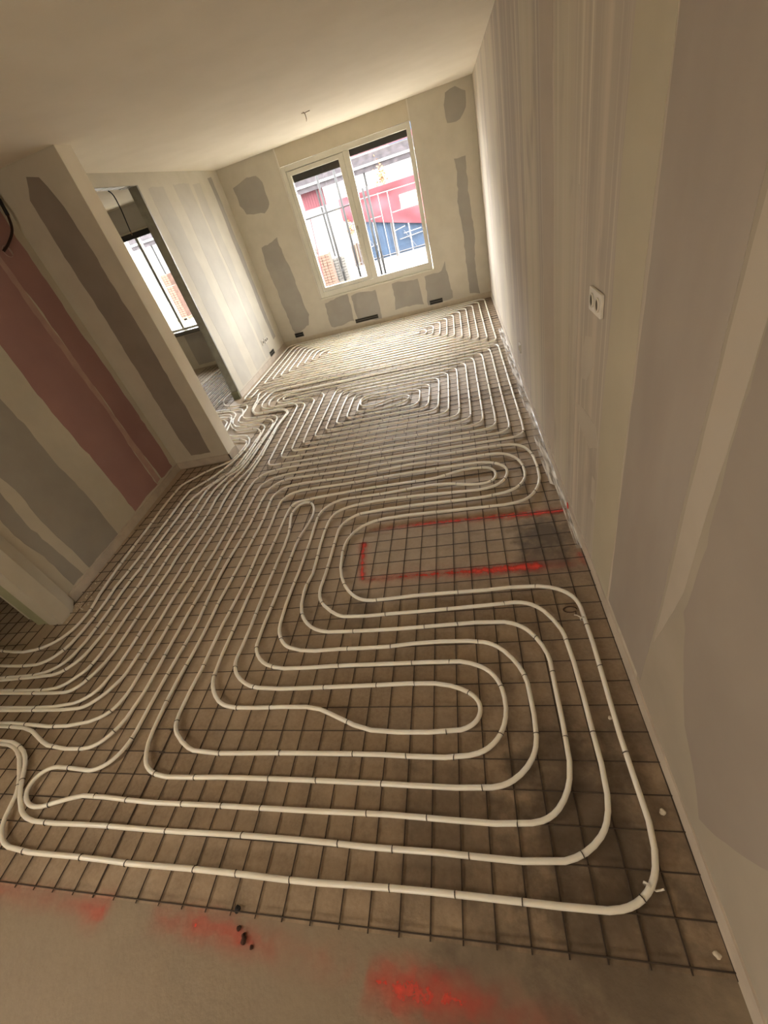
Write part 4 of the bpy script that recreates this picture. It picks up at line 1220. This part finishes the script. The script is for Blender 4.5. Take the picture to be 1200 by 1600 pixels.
r = tag(empty('facade', (-16, 24, GZ)), 'pale bright building front far behind the site fence', 'building')
MB().box(0, 24, 0, 0.5, 0, 7).build('wall', M_FACADE, r)
for i in range(7):
    wn = MB().box(1 + 3.2 * i, 2.2 + 3.2 * i, -0.05, 0.02, 3.2, 4.6).build('window', M_BLUE, r)

# red container-like panel beyond the opening sash
r = tag(empty('red_panel', (-4.62, 16.6, GZ)), 'ribbed red panel hanging under the scaffold deck at the left', 'panel')
for i in range(9):
    MB().box(0.085 * i, 0.085 * i + 0.08, 0.0, 0.03 + 0.02 * (i % 2), 1.90, 2.42).build('rib', M_RED, r)

# scaffold poles close to the window
for (x0, z1, lab) in ((-2.845, 2.6, 'grey scaffold pole left of centre behind the opening sash'), (-2.424, 2.6, 'grey scaffold pole behind the opening sash, next to the mullion'), (-1.87, 1.85, 'left one of the two close poles behind the fixed pane'), (-1.77, 1.85, 'right one of the two close poles behind the fixed pane')):
    r = tag(empty('scaffold_pole', (x0, 12, GZ)), lab, 'pole', 'scaffold poles outside')
    MB().tube([(0, 0, 0), (0, 0, z1 - GZ)], 0.027, 10).build('pole_tube', M_STEEL, r, smooth=True)
    MB().box(-0.07, 0.07, -0.07, 0.07, 0, 0.012).build('base_plate', M_STEEL, r)
    MB().lathe([(0.022, 0.5), (0.034, 0.5), (0.034, 0.56), (0.022, 0.56)], n=10).build('coupler', M_STEEL, r)
r = tag(empty('scaffold_rail', (-4.4, 12, 0)), 'thin horizontal scaffold rail behind the opening sash', 'pole')
MB().tube([(0, 0, 1.60), (2.2, 0, 1.63)], 0.018, 8).build('rail_tube', M_STEEL, r)
MB().tube([(1.0, 0.02, 0.3), (1.12, 0.02, 1.6)], 0.012, 6).build('brace', M_RED, r)

# stacked bricks on pallets
M_BLOCK = mat('pale_block', (0.075, 0.07, 0.062), 0.9, (0.05, 0.046, 0.04), 9)
brk0 = MB().box(-0.05, 0.05, -0.045, 0.045, 0, 0.06).mesh('brick', M_BRICK)
brk1 = MB().box(-0.05, 0.05, -0.045, 0.045, 0, 0.06).mesh('brick', M_BLOCK)
for (px, py, rows, lab) in ((-3.52, 13.0, 12, 'pallet of orange bricks stacked behind the left edge of the sash'), (-4.05, 14.2, 14, 'taller pallet of pale blocks farther behind the sash'), (-3.25, 13.6, 9, 'low pallet of pale blocks beside the scaffold pole behind the sash'), (-9.75, 15.2, 15, 'pallet of orange bricks outside the side room window'), (-10.25, 16.0, 20, 'tall stack of orange bricks beyond the side room window')):
    r = tag(empty('brick_pallet', (px, py, GZ)), lab, 'brick pallet', 'pallets of bricks outside')
    mb_, brk = (M_BLOCK, brk1) if 'pale' in lab else (M_BRICK, brk0)
    pb = MB()
    for k in range(3):
        pb.box(-0.24 + 0.2 * k, -0.16 + 0.2 * k, -0.2, 0.2, 0, 0.07)
    pb.build('pallet_runner', M_PALLET, r)
    MB().box(-0.26, 0.26, -0.22, 0.22, 0.07, 0.09).build('pallet_deck', M_PALLET, r)
    for z in range(rows):
        for i in range(4):
            o = link('brick', brk, r)
            o.location = (-0.165 + 0.11 * i + random.uniform(-0.004, 0.004), -0.13, 0.09 + 0.068 * z)
    core = MB().box(-0.20, 0.20, -0.07, 0.18, 0.09, 0.09 + 0.068 * rows)
    core.build('brick_core', mb_, r)

# brown timber post pack and a plant with orange leaves
r = tag(empty('timber_pack', (-3.22, 16.4, GZ)), 'upright bundle of brown timber boards behind the sash mullion', 'timber')
for i in range(4):
    MB().box(-0.16 + 0.085 * i, -0.085 + 0.085 * i, -0.03, 0.03 + 0.01 * (i % 2), 0, 0.62 + 0.02 * (i % 3)).build('board', mat('brown_board', (0.05, 0.032, 0.022), 0.9), r)


def leafy(loc, h, rad, nl, label):
    r = tag(empty('orange_shrub', loc), label, 'shrub')
    MB().tube([(0, 0, 0), (0.02, 0, h * 0.5), (0.0, 0.02, h)], 0.02, 6, taper=0.4).build('stem', M_PALLET, r)
    b = MB()
    for i in range(nl):
        p = Vector((random.gauss(0, rad * 0.45), random.gauss(0, rad * 0.45), h + random.gauss(0, rad)))
        u = Vector((random.uniform(-1, 1), random.uniform(-1, 1), random.uniform(-1, 1))).normalized() * 0.035
        v = u.cross(Vector((random.uniform(-1, 1), random.uniform(-1, 1), 1))).normalized() * 0.025
        k = len(b.v)
        b.v += [tuple(p - u), tuple(p + v), tuple(p + u), tuple(p - v)]
        b.f.append([k, k + 1, k + 2, k + 3])
    tag(b.build('foliage', M_LEAF, r), kind='stuff')


leafy((-1.86, 16.15, GZ), 2.15, 0.16, 150, 'orange leafed shrub rising over the red tarpaulin')
leafy((-3.14, 15.9, GZ), 1.15, 0.15, 110, 'orange leafed shrub behind the edge of the opening sash')
